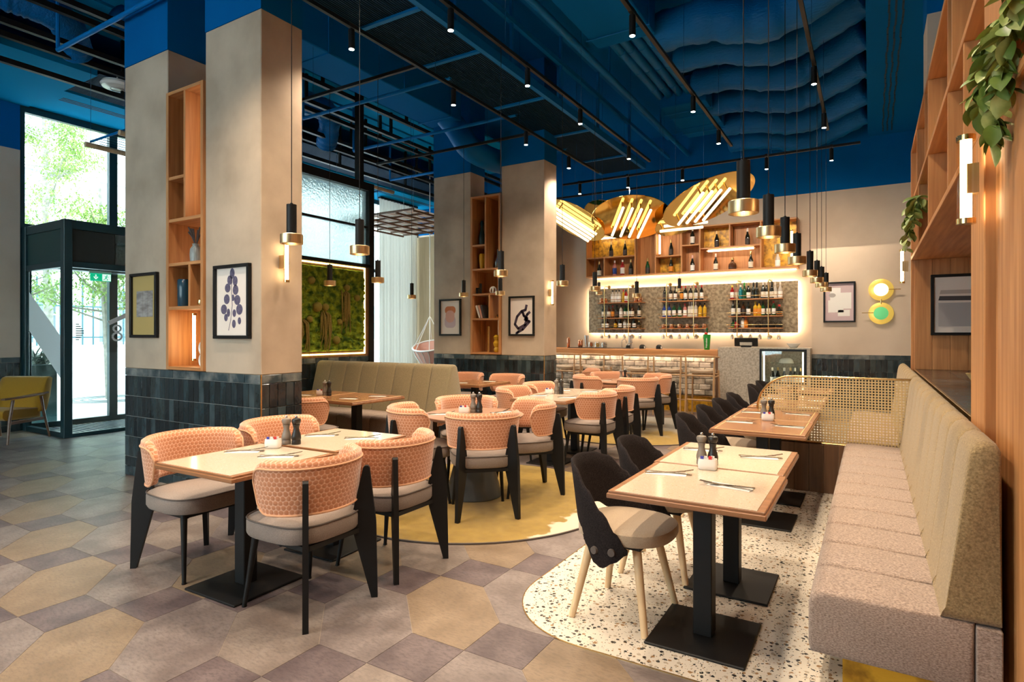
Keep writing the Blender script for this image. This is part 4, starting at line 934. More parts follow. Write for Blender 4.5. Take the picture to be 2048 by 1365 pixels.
def ctube(p0, p1, label):
    t = thing('tube_light', label, 'tube light', p0, 0, 'tube lights in the wall cabinet'); d = Vector(p1)-Vector(p0); u = d.normalized()
    MB().cyl(u*.03, d-u*.03, .020, n=12).build('glowing_tube', 'tube_glow', t)
    for q in (Vector((0, 0, 0)), d-u*.03): MB().cyl(q, q+u*.03, .022, n=12).build('end_cap', 'brass', t)
ctube((-5.25, 12.24, 3.50), (-4.42, 12.24, 3.50), 'horizontal tube light over the gold cell at the left end of the wall cabinet'); ctube((-3.78, 12.24, 3.035), (-3.78, 12.24, 3.50), 'upright tube light in the third cell of the wall cabinet')
ctube((-2.82, 12.22, 3.055), (-1.90, 12.22, 3.055), 'horizontal tube light under the wide shelf of the wall cabinet'); ctube((-1.27, 12.24, 2.70), (-1.27, 12.24, 3.35), 'upright tube light in the gold cell at the right end of the wall cabinet')
G = 'champagne bottles in the wall cabinet'; A0, A1 = cz0+bt+.001, 3.079
cabb = [(-4.88, A1, 'champ', 'glass_bottle_dark', 'label_dark', 'cap_gold', 'first from left in the top left gold cell'), (-4.56, A1, 'champ', 'glass_bottle_dark', 'label_dark', 'cap_gold', 'second from left in the top left gold cell'),
 (-5.16, A0, 'champ', 'glass_bottle_dark', 'label_cream', 'cap_gold', 'in the bottom left corner cell'), (-4.80, A0, 'wine', 'liq_pink', 'liq_blue', 'cap_white', 'of pale pink glass in the lower left cell'), (-4.62, A0, 'spirit', 'liq_red', 'label_white', 'cap_white', 'with dark red glass in the lower left cell'), (-4.43, A0, 'champ', 'glass_bottle_dark', 'label_dark', 'cap_gold', 'at the right of the lower left cell'),
 (-4.06, A0, 'champ', 'glass_green', 'label_dark', 'cap_gold', 'standing alone in the tall second cell'), (-3.56, 3.019, 'champ', 'glass_bottle_dark', 'label_dark', 'cap_gold', 'beside the upright tube light'), (-3.56, A0, 'champ', 'glass_bottle_dark', 'label_orange', 'cap_gold', 'with an orange label in the small gold cell'),
 (-3.12, 3.209, 'wine', 'glass_bottle_dark', 'label_white', 'cap_white', 'with white label in the high narrow cell'), (-3.12, A0, 'champ', 'glass_bottle_dark', 'label_white', 'cap_pink', 'with pink foil in the lower narrow cell'), (-2.64, 3.119, 'champ', 'glass_bottle_dark', 'label_dark', 'cap_gold', 'in the upper right gold cell'), (-2.06, 3.119, 'champ', 'glass_bottle_dark', 'label_dark', 'cap_white', 'in the upper right oak cell'),
 (-2.66, A0, 'champ', 'glass_bottle_dark', 'label_cream', 'cap_pink', 'left of the round decanter'), (-2.34, A0, 'squat', 'glass_brown', 'label_dark', 'cap_gold', 'round squat decanter under the tube light'), (-2.0, A0, 'champ', 'glass_bottle_dark', 'label_cream', 'cap_gold', 'right of the round decanter'), (-1.52, A0, 'champ', 'glass_clear', 'label_white', 'cap_white', 'of clear glass in the rightmost gold cell')]
for x, z, k, b, l, c, lab in cabb: bottle('bottle', x, 12.30, z, .34 if k != 'squat' else .24, .045 if k != 'squat' else .075, k, b, l, c, 'cabinet bottle '+lab, G)
# ---- stone panel with glowing edge
sp_ = thing('backlit_stone_slab', 'backlit speckled stone panel behind the bottle racks', 'wall panel', (0, 0, 0)); sx0, sx1, sz0, sz1 = -5.45, -1.18, 1.42, 2.40
MB().box(sx0, sx1, 12.39, 12.41, sz0, sz1).build('slab', 'stone_panel', sp_, smooth=False); MB().box(sx0+.06, sx1-.06, 12.41, 12.499, sz0+.06, sz1-.06).build('backing', 'tile_grout', sp_, smooth=False)
e_ = .018; mb = MB().box(sx0+e_, sx1-e_, 12.43, 12.445, sz1-e_-.012, sz1-e_).box(sx0+e_, sx1-e_, 12.43, 12.445, sz0+e_, sz0+e_+.012).box(sx0+e_, sx0+e_+.012, 12.43, 12.445, sz0+e_+.012, sz1-e_-.012).box(sx1-e_-.012, sx1-e_, 12.43, 12.445, sz0+e_+.012, sz1-e_-.012)
mb.build('light_strip', 'halo_glow', sp_, smooth=False)
# under-cabinet strip
MB().box(dv[0]+.05, dv[-1]-.05, 12.46, 12.475, cz0-.012, cz0-.002).build('light_strip', 'cabinet_glow', cb, smooth=False)
# ---- bottle racks
BODY = dict(d='glass_bottle_dark', g='glass_green', b='glass_brown', c='glass_clear', r='liq_red', y='liq_yellow', u='liq_blue', o='liq_orange', p='liq_pink', t='liq_teal'); LAB = dict(c='label_cream', d='label_dark', o='label_orange', w='label_white', y='liq_yellow', n=None); CAP = dict(r='cap_red', g='cap_gold', b='cap_black', w='cap_white', e='cap_green', y='cap_yellow', p='cap_pink')
KND = dict(w='wine', s='spirit', q='squat', h='champ'); CN = dict(d='dark glass', g='green glass', b='brown glass', c='clear glass', r='red', y='yellow', u='blue', o='orange', p='pink', t='teal')
racks = [('left', -5.13, -4.14, (-4.964, -4.417), ['cs.cnw@.18 cs.cnw@.14 sccwb@.30 sccwb@.38 sccwb@.46 syynr@.56 srrwb@.62'.split(), 'sddcb@.06 sbbcb@.2 sbbor@.3 sdddb@.4 sccwb@.5 sggcb@.6 sddwb@.7 sbbcb@.78 wddcg@.93'.split(), 'sbbcb@.06 sbbwb@.16 sbbyb@.36 sddwb@.48 sccwb@.6 sbbcb@.7 sddwb@.82 qddog@.94'.split()]),
 ('middle', -3.76, -2.80, (-3.601, -3.049), ['wdddb@.06 wddcb@.2 wddwb@.3 wddor@.45 wddwr@.54 wddcp@.65 wddwr@.77 wddwr@.9'.split(), 'suuwb@.05 suucb@.16 sggwb@.28 sggwb@.4 sppwr@.52 wcccw@.62 wcccw@.68 wcccw@.77 syyyb@.86 syyyb@.96'.split(), []]),
 ('right', -2.39, -1.43, (-2.22, -1.661), ['srrwy@.03 sppcb@.12 sttnw@.2 hggne@.28 hddwg@.36 hddnb@.46 hddnb@.53 hddcw@.66 hddww@.72 hddcb@.83 hcccw@.89 hccww@.99'.split(), 'wddwb@.05 wddwb@.16 sbbdb@.25 sddwb@.36 syyoy@.5 syyob@.58 sggwb@.65 sddcb@.76 sggwr@.86 qddor@.97'.split(), 'qgdyb@.05 qrrdb@.11 sccwb@.25 sooor@.31'.split()])]
SHN = ('top', 'middle', 'bottom')
for rn, x0, x1, posts, shelves in racks:
    rk = thing('bottle_rack', '%s wall rack of brass posts and oak shelves for bottles' % rn, 'rack', (0, 0, 0), 0, 'brass bottle racks')
    for k, px in enumerate(posts):
        MB().tube([(px, 12.40, 2.43), (px, 12.16, 2.43), (px, 12.125, 2.415), (px, 12.115, 2.38), (px, 12.115, 1.39), (px, 12.125, 1.355), (px, 12.16, 1.34), (px, 12.40, 1.34)], .009, 8).build('post', 'brass', rk)
        for z in (2.43, 1.34): MB().cyl((px, 12.38, z), (px, 12.41, z), .035, n=14).build('wall_rose', 'brass', rk)
    for k, z in enumerate((2.075, 1.745, 1.515)):
        MB().box(x0, x1, 12.13, 12.40, z-.018, z, ch=.002).build('shelf', 'oak_x', rk, smooth=False); MB().cyl((x0-.03, 12.115, z+.06), (x1+.02, 12.115, z+.06), .006).build('rail', 'brass', rk)
        names = {}
        for s_ in shelves[k]:
            code, f = s_.split('@'); 
            if code[0] == 'c': continue
            x = x0+.03+(x1-x0-.06)*float(f); body, _, lab, cap = code[1], code[2], code[3], code[4]
            h = {'w': .305, 's': .275, 'q': .21, 'h': .32}[code[0]]*(1 if k < 2 else .78); r = {'w': .036, 's': .038, 'q': .05, 'h': .041}[code[0]]
            idx = shelves[k].index(s_) if shelves[k].count(s_) == 1 else shelves[k].index(s_); names[s_] = 1
            pos = [q for q in shelves[k] if q[0] != 'c'].index(s_)
            bottle('bottle', x, 12.25+random.uniform(-.02, .02), z+.001, h, r, KND[code[0]], BODY[body], LAB[lab], CAP[cap], '%s bottle, %s from left on the %s shelf of the %s rack' % (CN[body], ORD[pos], SHN[k], rn), 'bottles on the %s rack' % rn)
    # hanging stem glasses
    for i in range(6):
        x = x0+.06+(x1-x0-.12)*i/5
        t = MB().lathe([(.034, 1.494), (.034, 1.490), (.004, 1.484), (.004, 1.40), (.020, 1.385), (.036, 1.35), (.034, 1.295), (.032, 1.295), (.033, 1.35), (.002, 1.388)], 14).build('wine_glass', 'wine_glass', None, loc=(x, 12.22, 0)); tag(t, 'upside-down stem glass, %s from left under the %s rack' % (ORD[i], rn), 'glass', 'stem glasses under the racks')
def mug(x, y, z, r, h, m, label, cat='mug', grp=None):
    t = thing(cat.replace(' ', '_'), label, cat, (x, y, z), 0, grp); MB().lathe([(r*.9, 0), (r, .006), (r*1.02, h*.5), (r, h), (r*.94, h), (r*.93, .01)], 16).build('cup', m, t)
    MB().tube([(r*.95, 0, h*.8), (r*1.5, 0, h*.75), (r*1.5, 0, h*.3), (r*.95, 0, h*.2)], .005, 6).build('handle', m, t); return t
for i, x in enumerate((-5.09, -5.0)): mug(x, 12.25, 2.076, .042, .10, 'copper', '%s copper mug at the left end of the left rack top shelf' % ORD[i], grp='copper mugs')
for i, x in enumerate((-4.30, -4.21)): mug(x, 12.25, 2.076, .045, .13, 'copper', '%s copper jug at the right end of the left rack top shelf' % ORD[i], 'jug', grp='copper jugs')
for i in range(6): mug(-3.70+i*.165, 12.25, 1.516, .045, .085, 'copper', 'copper mug, %s from left on the middle rack bottom shelf' % ORD[i], grp='copper mugs')
for i in range(4):
    t = thing('ice_bucket', 'black wire basket, %s from left on the right rack bottom shelf' % ORD[i], 'basket', (-1.86+i*.125, 12.25, 1.516), 0, 'black wire baskets'); MB().lathe([(.05, 0), (.055, .005), (.058, .05), (.054, .05), (.05, .008)], 16).build('tray', 'black_metal', t)
    MB().tube([(.055*math.cos(a), 0, .05+.075*math.sin(a)) for a in [PI*i/10 for i in range(11)]], .004, 6).build('handle', 'black_metal', t)
# ---- things on the counters
tr = thing('serving_tray', 'long black bar tray on the left of the counter', 'tray', (-4.62, 10.95, 1.1155)); MB().box(-.62, .70, -.10, .10, 0, .012, ch=.004).build('tray', 'black_frame', tr, smooth=False)
for i, (x, h, r) in enumerate(((-5.28, .21, .035), (-5.04, .15, .03), (-4.99, .16, .03))): 
    o = MB().lathe([(r*.7, 0), (r*.75, .004), (r, h*.75), (r*.95, h*.88), (r*.55, h), (r*.3, h)], 16).build('cocktail_shaker', 'copper', None, loc=(x, 10.98, 1.128 if i else 1.1155)); tag(o, '%s copper cocktail shaker from left on the bar' % ORD[i], 'shaker', 'copper shakers on the bar')
for i, x in enumerate((-4.90, -3.98)):
    o = MB().lathe([(.028, 0), (.028, .004), (.048, .24), (.045, .24), (.026, .006)], 16).build('mixing_glass', 'wine_glass', None, loc=(x, 11.02, 1.128)); tag(o, ('tall clear mixing glass beside the fruit jars', 'tall clear mixing glass right of the tap')[i], 'glass')
for i, (x, m) in enumerate(((-4.78, 'liq_orange'), (-4.64, 'liq_yellow'), (-4.50, 'seat_taupe'))):
    t = thing('fruit_jar', ('jar of dried orange slices', 'jar of dried lemon slices', 'jar of pale nuts')[i]+' on the bar tray', 'jar', (x, 10.97, 1.128), 0, 'snack jars'); MB().lathe([(.05, 0), (.06, .01), (.062, .06), (.05, .10), (.047, .11)], 16).build('glass_jar', 'wine_glass', t); rr = random.Random(i); mb = MB()
    for k in range(26): mb.sph((rr.uniform(-.034, .034), rr.uniform(-.034, .034), rr.uniform(.015, .085)), .016, 6, 4, sz=.5)
    tag(mb.build('contents', m, t), kind='stuff')
t = thing('bar_tap', 'curved steel bar tap behind the counter', 'tap', (-4.22, 11.2, 1.1155)); MB().tube([(0, 0, 0), (0, 0, .13)]+[(.045-.045*math.cos(a), 0, .13+.045*math.sin(a)) for a in [PI*i/8 for i in range(1, 9)]]+[(.09, 0, .10)], .007, 8).build('spout', 'steel', t); MB().cyl((0, 0, 0), (0, 0, .03), .015).build('base', 'steel', t)
t = thing('juice_press', 'small dark citrus press at the tray end', 'press', (-3.98, 10.90, 1.128)); MB().cyl((0, 0, 0), (0, 0, .05), .05, .04).build('base', 'black_metal', t); MB().tube([(-.02, 0, .05), (.0, 0, .08), (.09, 0, .11)], .008).build('lever', 'steel', t)
for i, x in enumerate((-3.70, -3.38)):
    t = thing('bar_scoop', ('left', 'right')[i]+' black domed caddy on the bar top', 'caddy', (x, 10.9, 1.1155), 0, 'black caddies'); MB().lathe([(.055, 0), (.058, .01), (.055, .05), (.035, .075), (.01, .082)], 16).build('dome', 'black_frame', t); MB().box(.03, .06, -.035, -.03, .01, .05).build('card', 'label_white', t, smooth=False)
t = thing('beer_bucket', 'green branded beer cup with red topped garnish on the bar', 'beer cup', (-2.50, 10.86, 1.1155)); MB().lathe([(.045, 0), (.047, .004), (.066, .27), (.062, .27), (.044, .01)], 20).build('cup', 'green_bucket', t); MB().sph((-.015, 0, .285), .03, 8, 6).build('garnish', 'cap_red', t); MB().lathe([(.014, .25), (.014, .33), (.02, .35), (.012, .39)], 10).build('bottle_neck', 'glass_green', t)
fc = bpy.data.curves.new('lettering', 'FONT'); fc.body = 'Heineken'; fc.size = .045; fc.extrude = .0008; fc.materials.append(M['white_print'])
fo = bpy.data.objects.new('lettering_source', fc); COL.objects.link(fo); bpy.context.view_layer.update()
lm_ = bpy.data.meshes.new_from_object(fo.evaluated_get(bpy.context.evaluated_depsgraph_get())); bpy.data.objects.remove(fo); lo_ = bpy.data.objects.new('lettering', lm_); COL.objects.link(lo_); lo_.parent = t; lo_.location = (.018, -.0635, .035); lo_.rotation_euler = (PI/2-.07, -PI/2, 0)
t = thing('till_monitor', 'dark till monitor standing on the stone counter', 'monitor', (-1.86, 10.98, 1.1655), .05); MB().box(-.19, .19, -.02, .015, .02, .17, ch=.006, M=Matrix.Rotation(.25, 4, 'X')).build('screen', 'black_frame', t, smooth=False); MB().box(-.10, .10, -.036, -.022, .04, .10, M=Matrix.Rotation(.25, 4, 'X')).build('card_plate', 'steel', t, smooth=False); MB().box(-.08, .08, -.08, .06, 0, .015, ch=.004).build('foot', 'black_frame', t, smooth=False)
o = MB().lathe([(.05, 0), (.06, .01), (.11, .07), (.10, .07), (.05, .015)], 20).build('bowl', 'white_ceramic', None, loc=(-1.12, 11.05, 1.166)); tag(o, 'white ceramic bowl on the stone counter above the fridge', 'bowl')
o = MB().lathe([(.06, .09), (.10, .06), (.12, .0), (.115, .0), (.09, .055), (.05, .08)], 20).build('lamp_bowl', 'white_ceramic', None, loc=(-1.22, 10.95, .907)); tag(o, 'upturned white bowl on the fridge shelf', 'bowl')
for i, (x, y) in enumerate(((-1.42, .16), (-1.35, .24), (-1.24, .15), (-1.15, .22), (-1.08, .17), (-1.0, .2))): bottle('bottle', x, CY+y, fz0+.003, .27, .04, 'champ', 'glass_bottle_dark', 'label_white', 'cap_gold' if i % 2 else 'cap_white', 'champagne bottle, %s from left inside the display fridge' % ORD[i], 'bottles in the display fridge')

# ================================================================ PICTURES
def picture(c, w_, h_, rotz, label, art, bg_, frame_w=.028, mat_='black_frame'):
    t = thing('framed_picture', label, 'picture', c, rotz); mb = MB(); fw_ = frame_w
    mb.box(-w_/2, w_/2, -.035, 0, 0, fw_, ch=.003).box(-w_/2, w_/2, -.035, 0, h_-fw_, h_, ch=.003).box(-w_/2, -w_/2+fw_, -.035, 0, fw_, h_-fw_, ch=.003).box(w_/2-fw_, w_/2, -.035, 0, fw_, h_-fw_, ch=.003)
    mb.build('frame', mat_, t, smooth=False); MB().box(-w_/2+fw_, w_/2-fw_, -.012, -.002, fw_, h_-fw_).build('print', bg_, t, smooth=False)
    mx = Matrix(((1, 0, 0, 0), (0, 0, 1, 0), (0, 1, 0, 0), (0, 0, 0, 1)))
    for k, (m, polys) in enumerate(art):
        mb = MB()
        for p in polys: mb.prism([(x, z) for x, z in p], 0, .0012, M=Matrix.Translation((0, -.0134-.0011*k, 0)) @ mx)
        mb.build('artwork', m, t, smooth=False)
    return t
def ell(cx_, cz, rx, rz, rot=0, n=18): 
    c, s = math.cos(rot), math.sin(rot); return [(cx_+rx*math.cos(2*PI*i/n)*c-rz*math.sin(2*PI*i/n)*s, cz+rx*math.cos(2*PI*i/n)*s+rz*math.sin(2*PI*i/n)*c) for i in range(n)]
def stroke(pts, w_):
    out = []
    for (a, b), (c, d) in zip(pts[:-1], pts[1:]):
        l = math.hypot(c-a, d-b); nx, nz = -(d-b)/l*w_/2, (c-a)/l*w_/2; out.append([(a+nx, b+nz), (a-nx, b-nz), (c-nx, d-nz), (c+nx, d+nz)])
        out.append(ell(c, d, w_/2, w_/2, 0, 10))
    return out
mat('art_paper', (.80, .70, .62), .8); mat('art_white', (.80, .78, .75), .8); mat('art_ochre', (.45, .32, .11), .8); mat('art_violet', (.075, .062, .115), .8, col2=(.13, .11, .17), nscale=60); mat('art_grey', (.20, .18, .17), .8, col2=(.38, .35, .33), nscale=9, stretch=(1, 1, 3)); mat('art_orange', (.55, .17, .06), .8); mat('art_pink', (.66, .36, .28), .8); mat('art_lilac', (.58, .44, .46), .8); mat('art_plum', (.07, .045, .075), .8); mat('art_midgrey', (.42, .39, .38), .8); mat('art_dark', (.07, .06, .06), .8); mat('art_tan', (.5, .42, .36), .8)
picture((-5.983, 3.085, 1.362), .474, .622, 0, 'black framed grey landscape print on ochre, left pier of the near column', [('art_grey', [[(-.14, .20), (-.025, .20), (-.025, .45), (-.14, .45)], [(-.022, .20), (.06, .20), (.06, .45), (-.022, .45)], [(.063, .20), (.15, .20), (.15, .45), (.063, .45)]])], 'art_ochre')
lv = [(0, .54, .032, .045), (-.03, .485, .033, .04), (.035, .475, .033, .042), (-.055, .42, .038, .038), (.04, .40, .038, .042), (-.065, .325, .04, .042), (.01, .335, .018, .028), (.06, .315, .042, .042), (-.10, .24, .042, .042), (.085, .235, .043, .045), (-.045, .21, .022, .035), (.025, .205, .024, .032), (-.075, .17, .025, .032), (.02, .115, .025, .035), (.085, .14, .022, .03)]
picture((-4.605, 3.085, 1.358), .487, .625, 0, 'black framed purple leaf sprig print, right pier of the near column', [('art_violet', [ell(x*1.15, z+.01, a, b) for x, z, a, b in lv] + stroke([(-.05, .07), (-.02, .16), (0, .28), (-.01, .42), (0, .52)], .006))], 'art_paper')
rr_ = lambda x0, x1, z0, z1, r: arc(x1-r, z1-r, r, 0, 90, 5)+arc(x0+r, z1-r, r, 90, 180, 5)+arc(x0+r, z0+r, r, 180, 270, 5)+arc(x1-r, z0+r, r, 270, 360, 5)
picture((-6.01, 7.979, 1.368), .447, .61, 0, 'black framed orange and pink rounded shapes print, left pier of the far column', [('art_orange', [rr_(-.11, .11, .36, .49, .06)]), ('art_lilac', [rr_(-.115, .11, .13, .33, .07)]), ('art_pink', [rr_(-.095, .09, .22, .42, .08)])], 'art_paper')
picture((-4.633, 7.979, 1.368), .457, .615, 0, 'black framed looping dark knot print, right pier of the far column', [('art_plum', stroke([(.09, .48), (.07, .40), (0, .38), (-.08, .30), (-.12, .18), (-.06, .11), (.06, .17), (.10, .27), (.04, .31), (.02, .36)], .042)+stroke([(.15, .37), (.10, .33), (.06, .25), (.14, .22), (.02, .10), (-.06, .06), (-.09, .04)], .042))], 'art_paper')
picture((-.44, 10.999, 1.585), .455, .655, 0, 'black framed grey and white paper collage beside the brass wall lamp', [('art_white', [[(-.16, .16), (.06, .16), (.06, .22), (.17, .22), (.17, .48), (.02, .48), (.02, .56), (-.13, .56), (-.13, .36), (-.16, .36)], [(-.02, .10), (.15, .10), (.15, .2), (-.02, .2)]]), ('art_midgrey', [ell(-.10, .44, .05, .035)])], 'art_lilac', .026)
picture((.76, 7.478, 1.385), .47, .62, 0, 'black framed abstract print with a dark bar in the oak niche', [('art_tan', [[(-.16, .42), (.16, .42), (.15, .46), (-.15, .46)]]), ('art_dark', [[(-.17, .355), (.17, .35), (.17, .395), (-.16, .40)]]), ('art_midgrey', [[(-.17, .09), (.17, .09), (.17, .33), (-.17, .33)]])], 'art_paper')
# ================================================================ BOOKCASES IN THE COLUMNS
def niche_case(y0, label, open_right):
    c = thing('bookcase', label, 'bookcase', (-5.306, y0, 1.07)); f = -.02; b = .37; hw = .292; tk = .03; H = 2.56
    def bd(n, x0, x1, z0, z1, m='oak_z', y0_=f, y1_=b): MB().box(x0, x1, y0_, y1_, z0, z1, ch=.002).build(n, m, c, smooth=False)
    bd('side_board', -hw, -hw+.04, 0, H); bd('side_board', hw-.04, hw, 0, H); bd('top_board', -hw+.04, hw-.04, H-tk, H, 'oak_x'); bd('bottom_board', -hw+.04, hw-.04, 0, tk, 'oak_x')
    for z in (.58, .98, 1.385): bd('shelf', -hw+.04, hw-.04, z-tk, z, 'oak_x', f+.004)
    bd('divider', -.015, .015, 1.385, H-tk, 'oak_z', f+.004); bd('shelf', -hw+.04, -.015, 1.745, 1.775, 'oak_x', f+.004); bd('divider', .06, .09, .58, .95, 'oak_z', f+.004)
    if open_right:
        MB().box(-hw+.04, 0, b-.02, b, tk, 1.355).box(-hw+.04, hw-.04, b-.02, b, 1.385, H-tk).build('back_panel', 'oak_z', c, smooth=False)
    else: MB().box(-hw+.04, hw-.04, b-.02, b, tk, H-tk).build('back_panel', 'oak_z', c, smooth=False)
    return c
niche_case(3.086, 'tall oak shelf unit between the two piers of the near column', False); niche_case(7.98, 'tall oak shelf unit between the two piers of the far column', True)
def vase(x, y, z, prof, m, label, cat='vase', n=20):
    t = thing(cat, label, cat, (x, y, z)); MB().lathe(prof, n).build('body', m, t); return t
t = vase(-5.345, 3.20, 2.0515, [(.035, 0), (.048, .01), (.052, .08), (.048, .13), (.026, .165), (.03, .18), (.022, .18)], 'vase_grey', 'ribbed grey vase with dried stems in the near column shelves'); mb = MB(); rr = random.Random(3)
for k in range(14): a = rr.uniform(0, 6.28); mb.tube([(0, 0, .15), (.03*math.cos(a), .03*math.sin(a), .24), (.06*math.cos(a), .06*math.sin(a), .28+rr.uniform(0, .06))], .004, 5, rs=[.002, .005, .007])
mb.build('dried_stems', 'piping', t)
t = vase(-5.43, 3.14, 1.6515, [(.05, 0), (.055, .006), (.058, .24), (.05, .25), (.02, .25)], 'vase_blue', 'dark blue stoneware canister in the near column shelves', 'canister')
t = vase(-5.13, 3.12, 1.6515, [(.02, 0), (.03, .02), (.026, .05), (.012, .06)], 'brass', 'small brass bud vase in the near column shelves'); t = thing('figurine', 'white stacked ring sculpture beside the tube light in the near column', 'sculpture', (-5.10, 3.12, 1.1015))
for z in (.06, .17): MB().tube([(.05*math.cos(a), 0, z+.055*math.sin(a)) for a in [2*PI*i/20 for i in range(20)]], .012, 8, closed=True).build('ring', 'white_ceramic', t)
# far column things
def o_(o, l, c): return tag(o, l, c)
vase(-5.45, 8.08, 2.8465, [(.045, 0), (.05, .01), (.05, .16), (.03, .24), (.024, .30), (.03, .36), (.02, .40)], 'vase_blue', 'tall dark blue bottle vase with yellow neck in the far column shelves'); vase(-5.44, 8.08, 2.4565, [(.035, 0), (.045, .02), (.06, .15), (.055, .23), (.04, .25), (.03, .25)], 'vase_yellow', 'yellow patterned vase in the far column shelves')
vase(-5.14, 8.08, 2.4565, [(.05, 0), (.055, .02), (.055, .12), (.02, .2), (.016, .3), (.012, .3)], 'wine_glass', 'clear glass carafe in the far column shelves', 'carafe'); t = thing('letter_ornament', 'small black letter ornament in the far column shelves', 'ornament', (-5.47, 8.06, 2.0515)); MB().box(-.07, -.045, -.02, .02, 0, .10).box(-.045, -.005, -.02, .02, .08, .10).box(-.005, .02, -.02, .02, 0, .17).build('block', 'black_metal', t, smooth=False)
t = thing('knot_ornament', 'white rope knot ornament in the far column shelves', 'ornament', (-5.22, 8.06, 2.10))
for k in range(3): MB().tube([((.055)*math.cos(a)*math.cos(k*1.05)-.0*math.sin(a), .055*math.cos(a)*math.sin(k*1.05), .055*math.sin(a)) for a in [2*PI*i/18 for i in range(18)]], .012, 6, closed=True).build('loop', 'white_ceramic', t)
for i, (m, a) in enumerate((('label_white', .35), ('art_pink', .30), ('label_dark', .25))):
    t = MB().box(-.015, .015, -.09, .09, 0, .22, ch=.002, M=Matrix.Rotation(-a, 4, 'Y')).build('book', m, None, smooth=False, loc=(-5.46+i*.04, 8.12, 1.655)); tag(t, ('white', 'pink', 'dark')[i]+' leaning book in the far column shelves', 'book', 'leaning books')
t = vase(-5.16, 8.08, 1.1015, [(.03, 0), (.045, .02), (.05, .05), (.035, .08), (.055, .12), (.06, .15), (.035, .19), (.05, .22), (.055, .25), (.03, .28)], 'vase_yellow', 'bulbous amber gourd vase in the far column shelves'); t = vase(-5.16, 8.1, 1.656, [(.03, 0), (.035, .02), (.02, .05), (.01, .06)], 'brass', 'small brass ornament in the far column shelves', 'ornament')
# ================================================================ TUBE SCONCES
def sconce(c, zc, L_, r, off, label, light=6.0, mountless=False):
    t = thing('tube_sconce', label, 'wall lamp', (c[0], c[1], zc), 0, 'vertical tube sconces')
    MB().cyl((0, 0, -L_/2+.02), (0, 0, L_/2-.02), r*.62, n=14).build('glowing_core', 'sconce_glow', t); MB().cyl((0, 0, -L_/2), (0, 0, L_/2), r, n=18, cap=False).build('glass_tube', 'tube_glass', t)
    for s in (-1, 1): MB().cyl((0, 0, s*L_/2-s*.02), (0, 0, s*L_/2), r*1.05, n=18).build('end_ring', 'brass', t)
    if off: MB().box(min(0, off[0])-.012*(off[0] == 0), max(0, off[0])+.012*(off[0] == 0), min(0, off[1])-.025*(off[1] == 0), max(0, off[1])+.025*(off[1] == 0), -.055, .055).build('bracket', 'brass_satin', t, smooth=False)
    return t
sconce((-4.175, 3.28), 2.0, .34, .024, (-.065, 0), 'glowing tube sconce on the side of the near column'); sconce((-4.19, 8.14), 2.03, .38, .026, (-.05, 0), 'glowing tube sconce on the side of the far column')
sconce((-5.39, 3.21), 1.37, .44, .022, None, 'upright tube light in the bottom cell of the near column shelves'); sconce((.304, 2.78), 1.975, .33, .029, (.036, 0), 'large tube sconce on the oak post at the right edge'); sconce((.285, 7.60), 2.12, .36, .024, (.055, 0), 'tube sconce at the far end of the oak shelving')
o = MB().cyl((0, 0, 0), (0, 0, .42), .02, n=12).build('brass_tube', 'brass', None, loc=(-5.40, 8.2, 1.1015)); tag(o, 'brass candle tube in the bottom cell of the far column shelves', 'ornament')
# hidden shelf strips in near column (upper right cell, vase cell)
for x, z, zz in ((-5.16, 3.56, 1), (-5.2, 2.40, 1)):
    pass
t = thing('shelf_light', 'warm light strip behind the upper cell of the near column shelves', 'light strip', (-5.058, 3.16, 2.5)); MB().box(-.012, .0, .0, .02, .05, 1.05).build('strip', 'strip_glow', t, smooth=False)
t = thing('shelf_light', 'short warm light strip behind the vase in the near column shelves', 'light strip', (-5.3, 3.41, 2.053)); MB().box(-.22, .22, .0, .02, .0, .015).build('strip', 'strip_glow', t, smooth=False)
# brass double disc wall lamp
t = thing('disc_wall_lamp', 'brass wall lamp of two discs, one warm and one green', 'wall lamp', (.134, 10.995, 1.72)); mx = Matrix.Rotation(PI/2, 4, 'X')
for z, m in ((.37, 'disc_light'), (0, 'disc_green')):
    mb = MB().lathe([(.165, .0), (.17, .008), (.12, .03), (.10, .03)], 36, ring=True); mb.v = [(a, -c-.02, b+z) for a, b, c in mb.v]; mb.build('disc', 'disc_gold', t)
    mb = MB().lathe([(.10, .0), (.10, .035), (.06, .045), (.01, .047)], 30); mb.v = [(a, -c-.022, b+z) for a, b, c in mb.v]; mb.build('shade', m, t)
MB().cyl((0, -.03, .0), (0, -.03, .37), .01).build('stem', 'brass', t); MB().cyl((-.26, -.05, .01), (0, -.05, .01), .006).build('rod', 'brass', t); MB().cyl((.0, -.05, .37), (.26, -.05, .37), .006).build('rod', 'brass', t)
# ================================================================ RIGHT OAK WALL AND SHELVING
rw = struct('wall_oak'); y = -3.9; k = 0
MB().box(.41, .9, -3.9, 2.80, 0, 2.17).build('core', 'oak_dark', rw, smooth=False)
while y < 2.78:
    wf = .036
    if y > .9: MB().tube([(.412, y+wf/2, 0), (.412, y+wf/2, 2.17)], .019, 8).build('flute', 'oak_z', rw)
    y += wf if y > .9 else .6
MB().box(.36, .9, 2.80, 3.14, 0, 2.17, ch=.004).build('flat_post', 'oak_z', rw, smooth=False)
MB().box(.375, .9, -3.9, 2.80, 2.17, 2.205, ch=.004).build('ledge_board', 'oak_y', rw, smooth=False)
MB().box(.36, .9, 2.45, 2.80, 2.205, 4.94, ch=.004).build('upper_post', 'oak_z', rw, smooth=False)
MB().box(.75, .9, -3.9, 2.45, 2.205, 4.94).build('upper_back', 'oak_z', rw, smooth=False)
oc = thing('oak_shelving', 'tall open oak shelving along the right wall above a tiled ledge', 'shelving', (.36, 3.14, 0)); X1 = .56; D = 4.36; Q = -.34
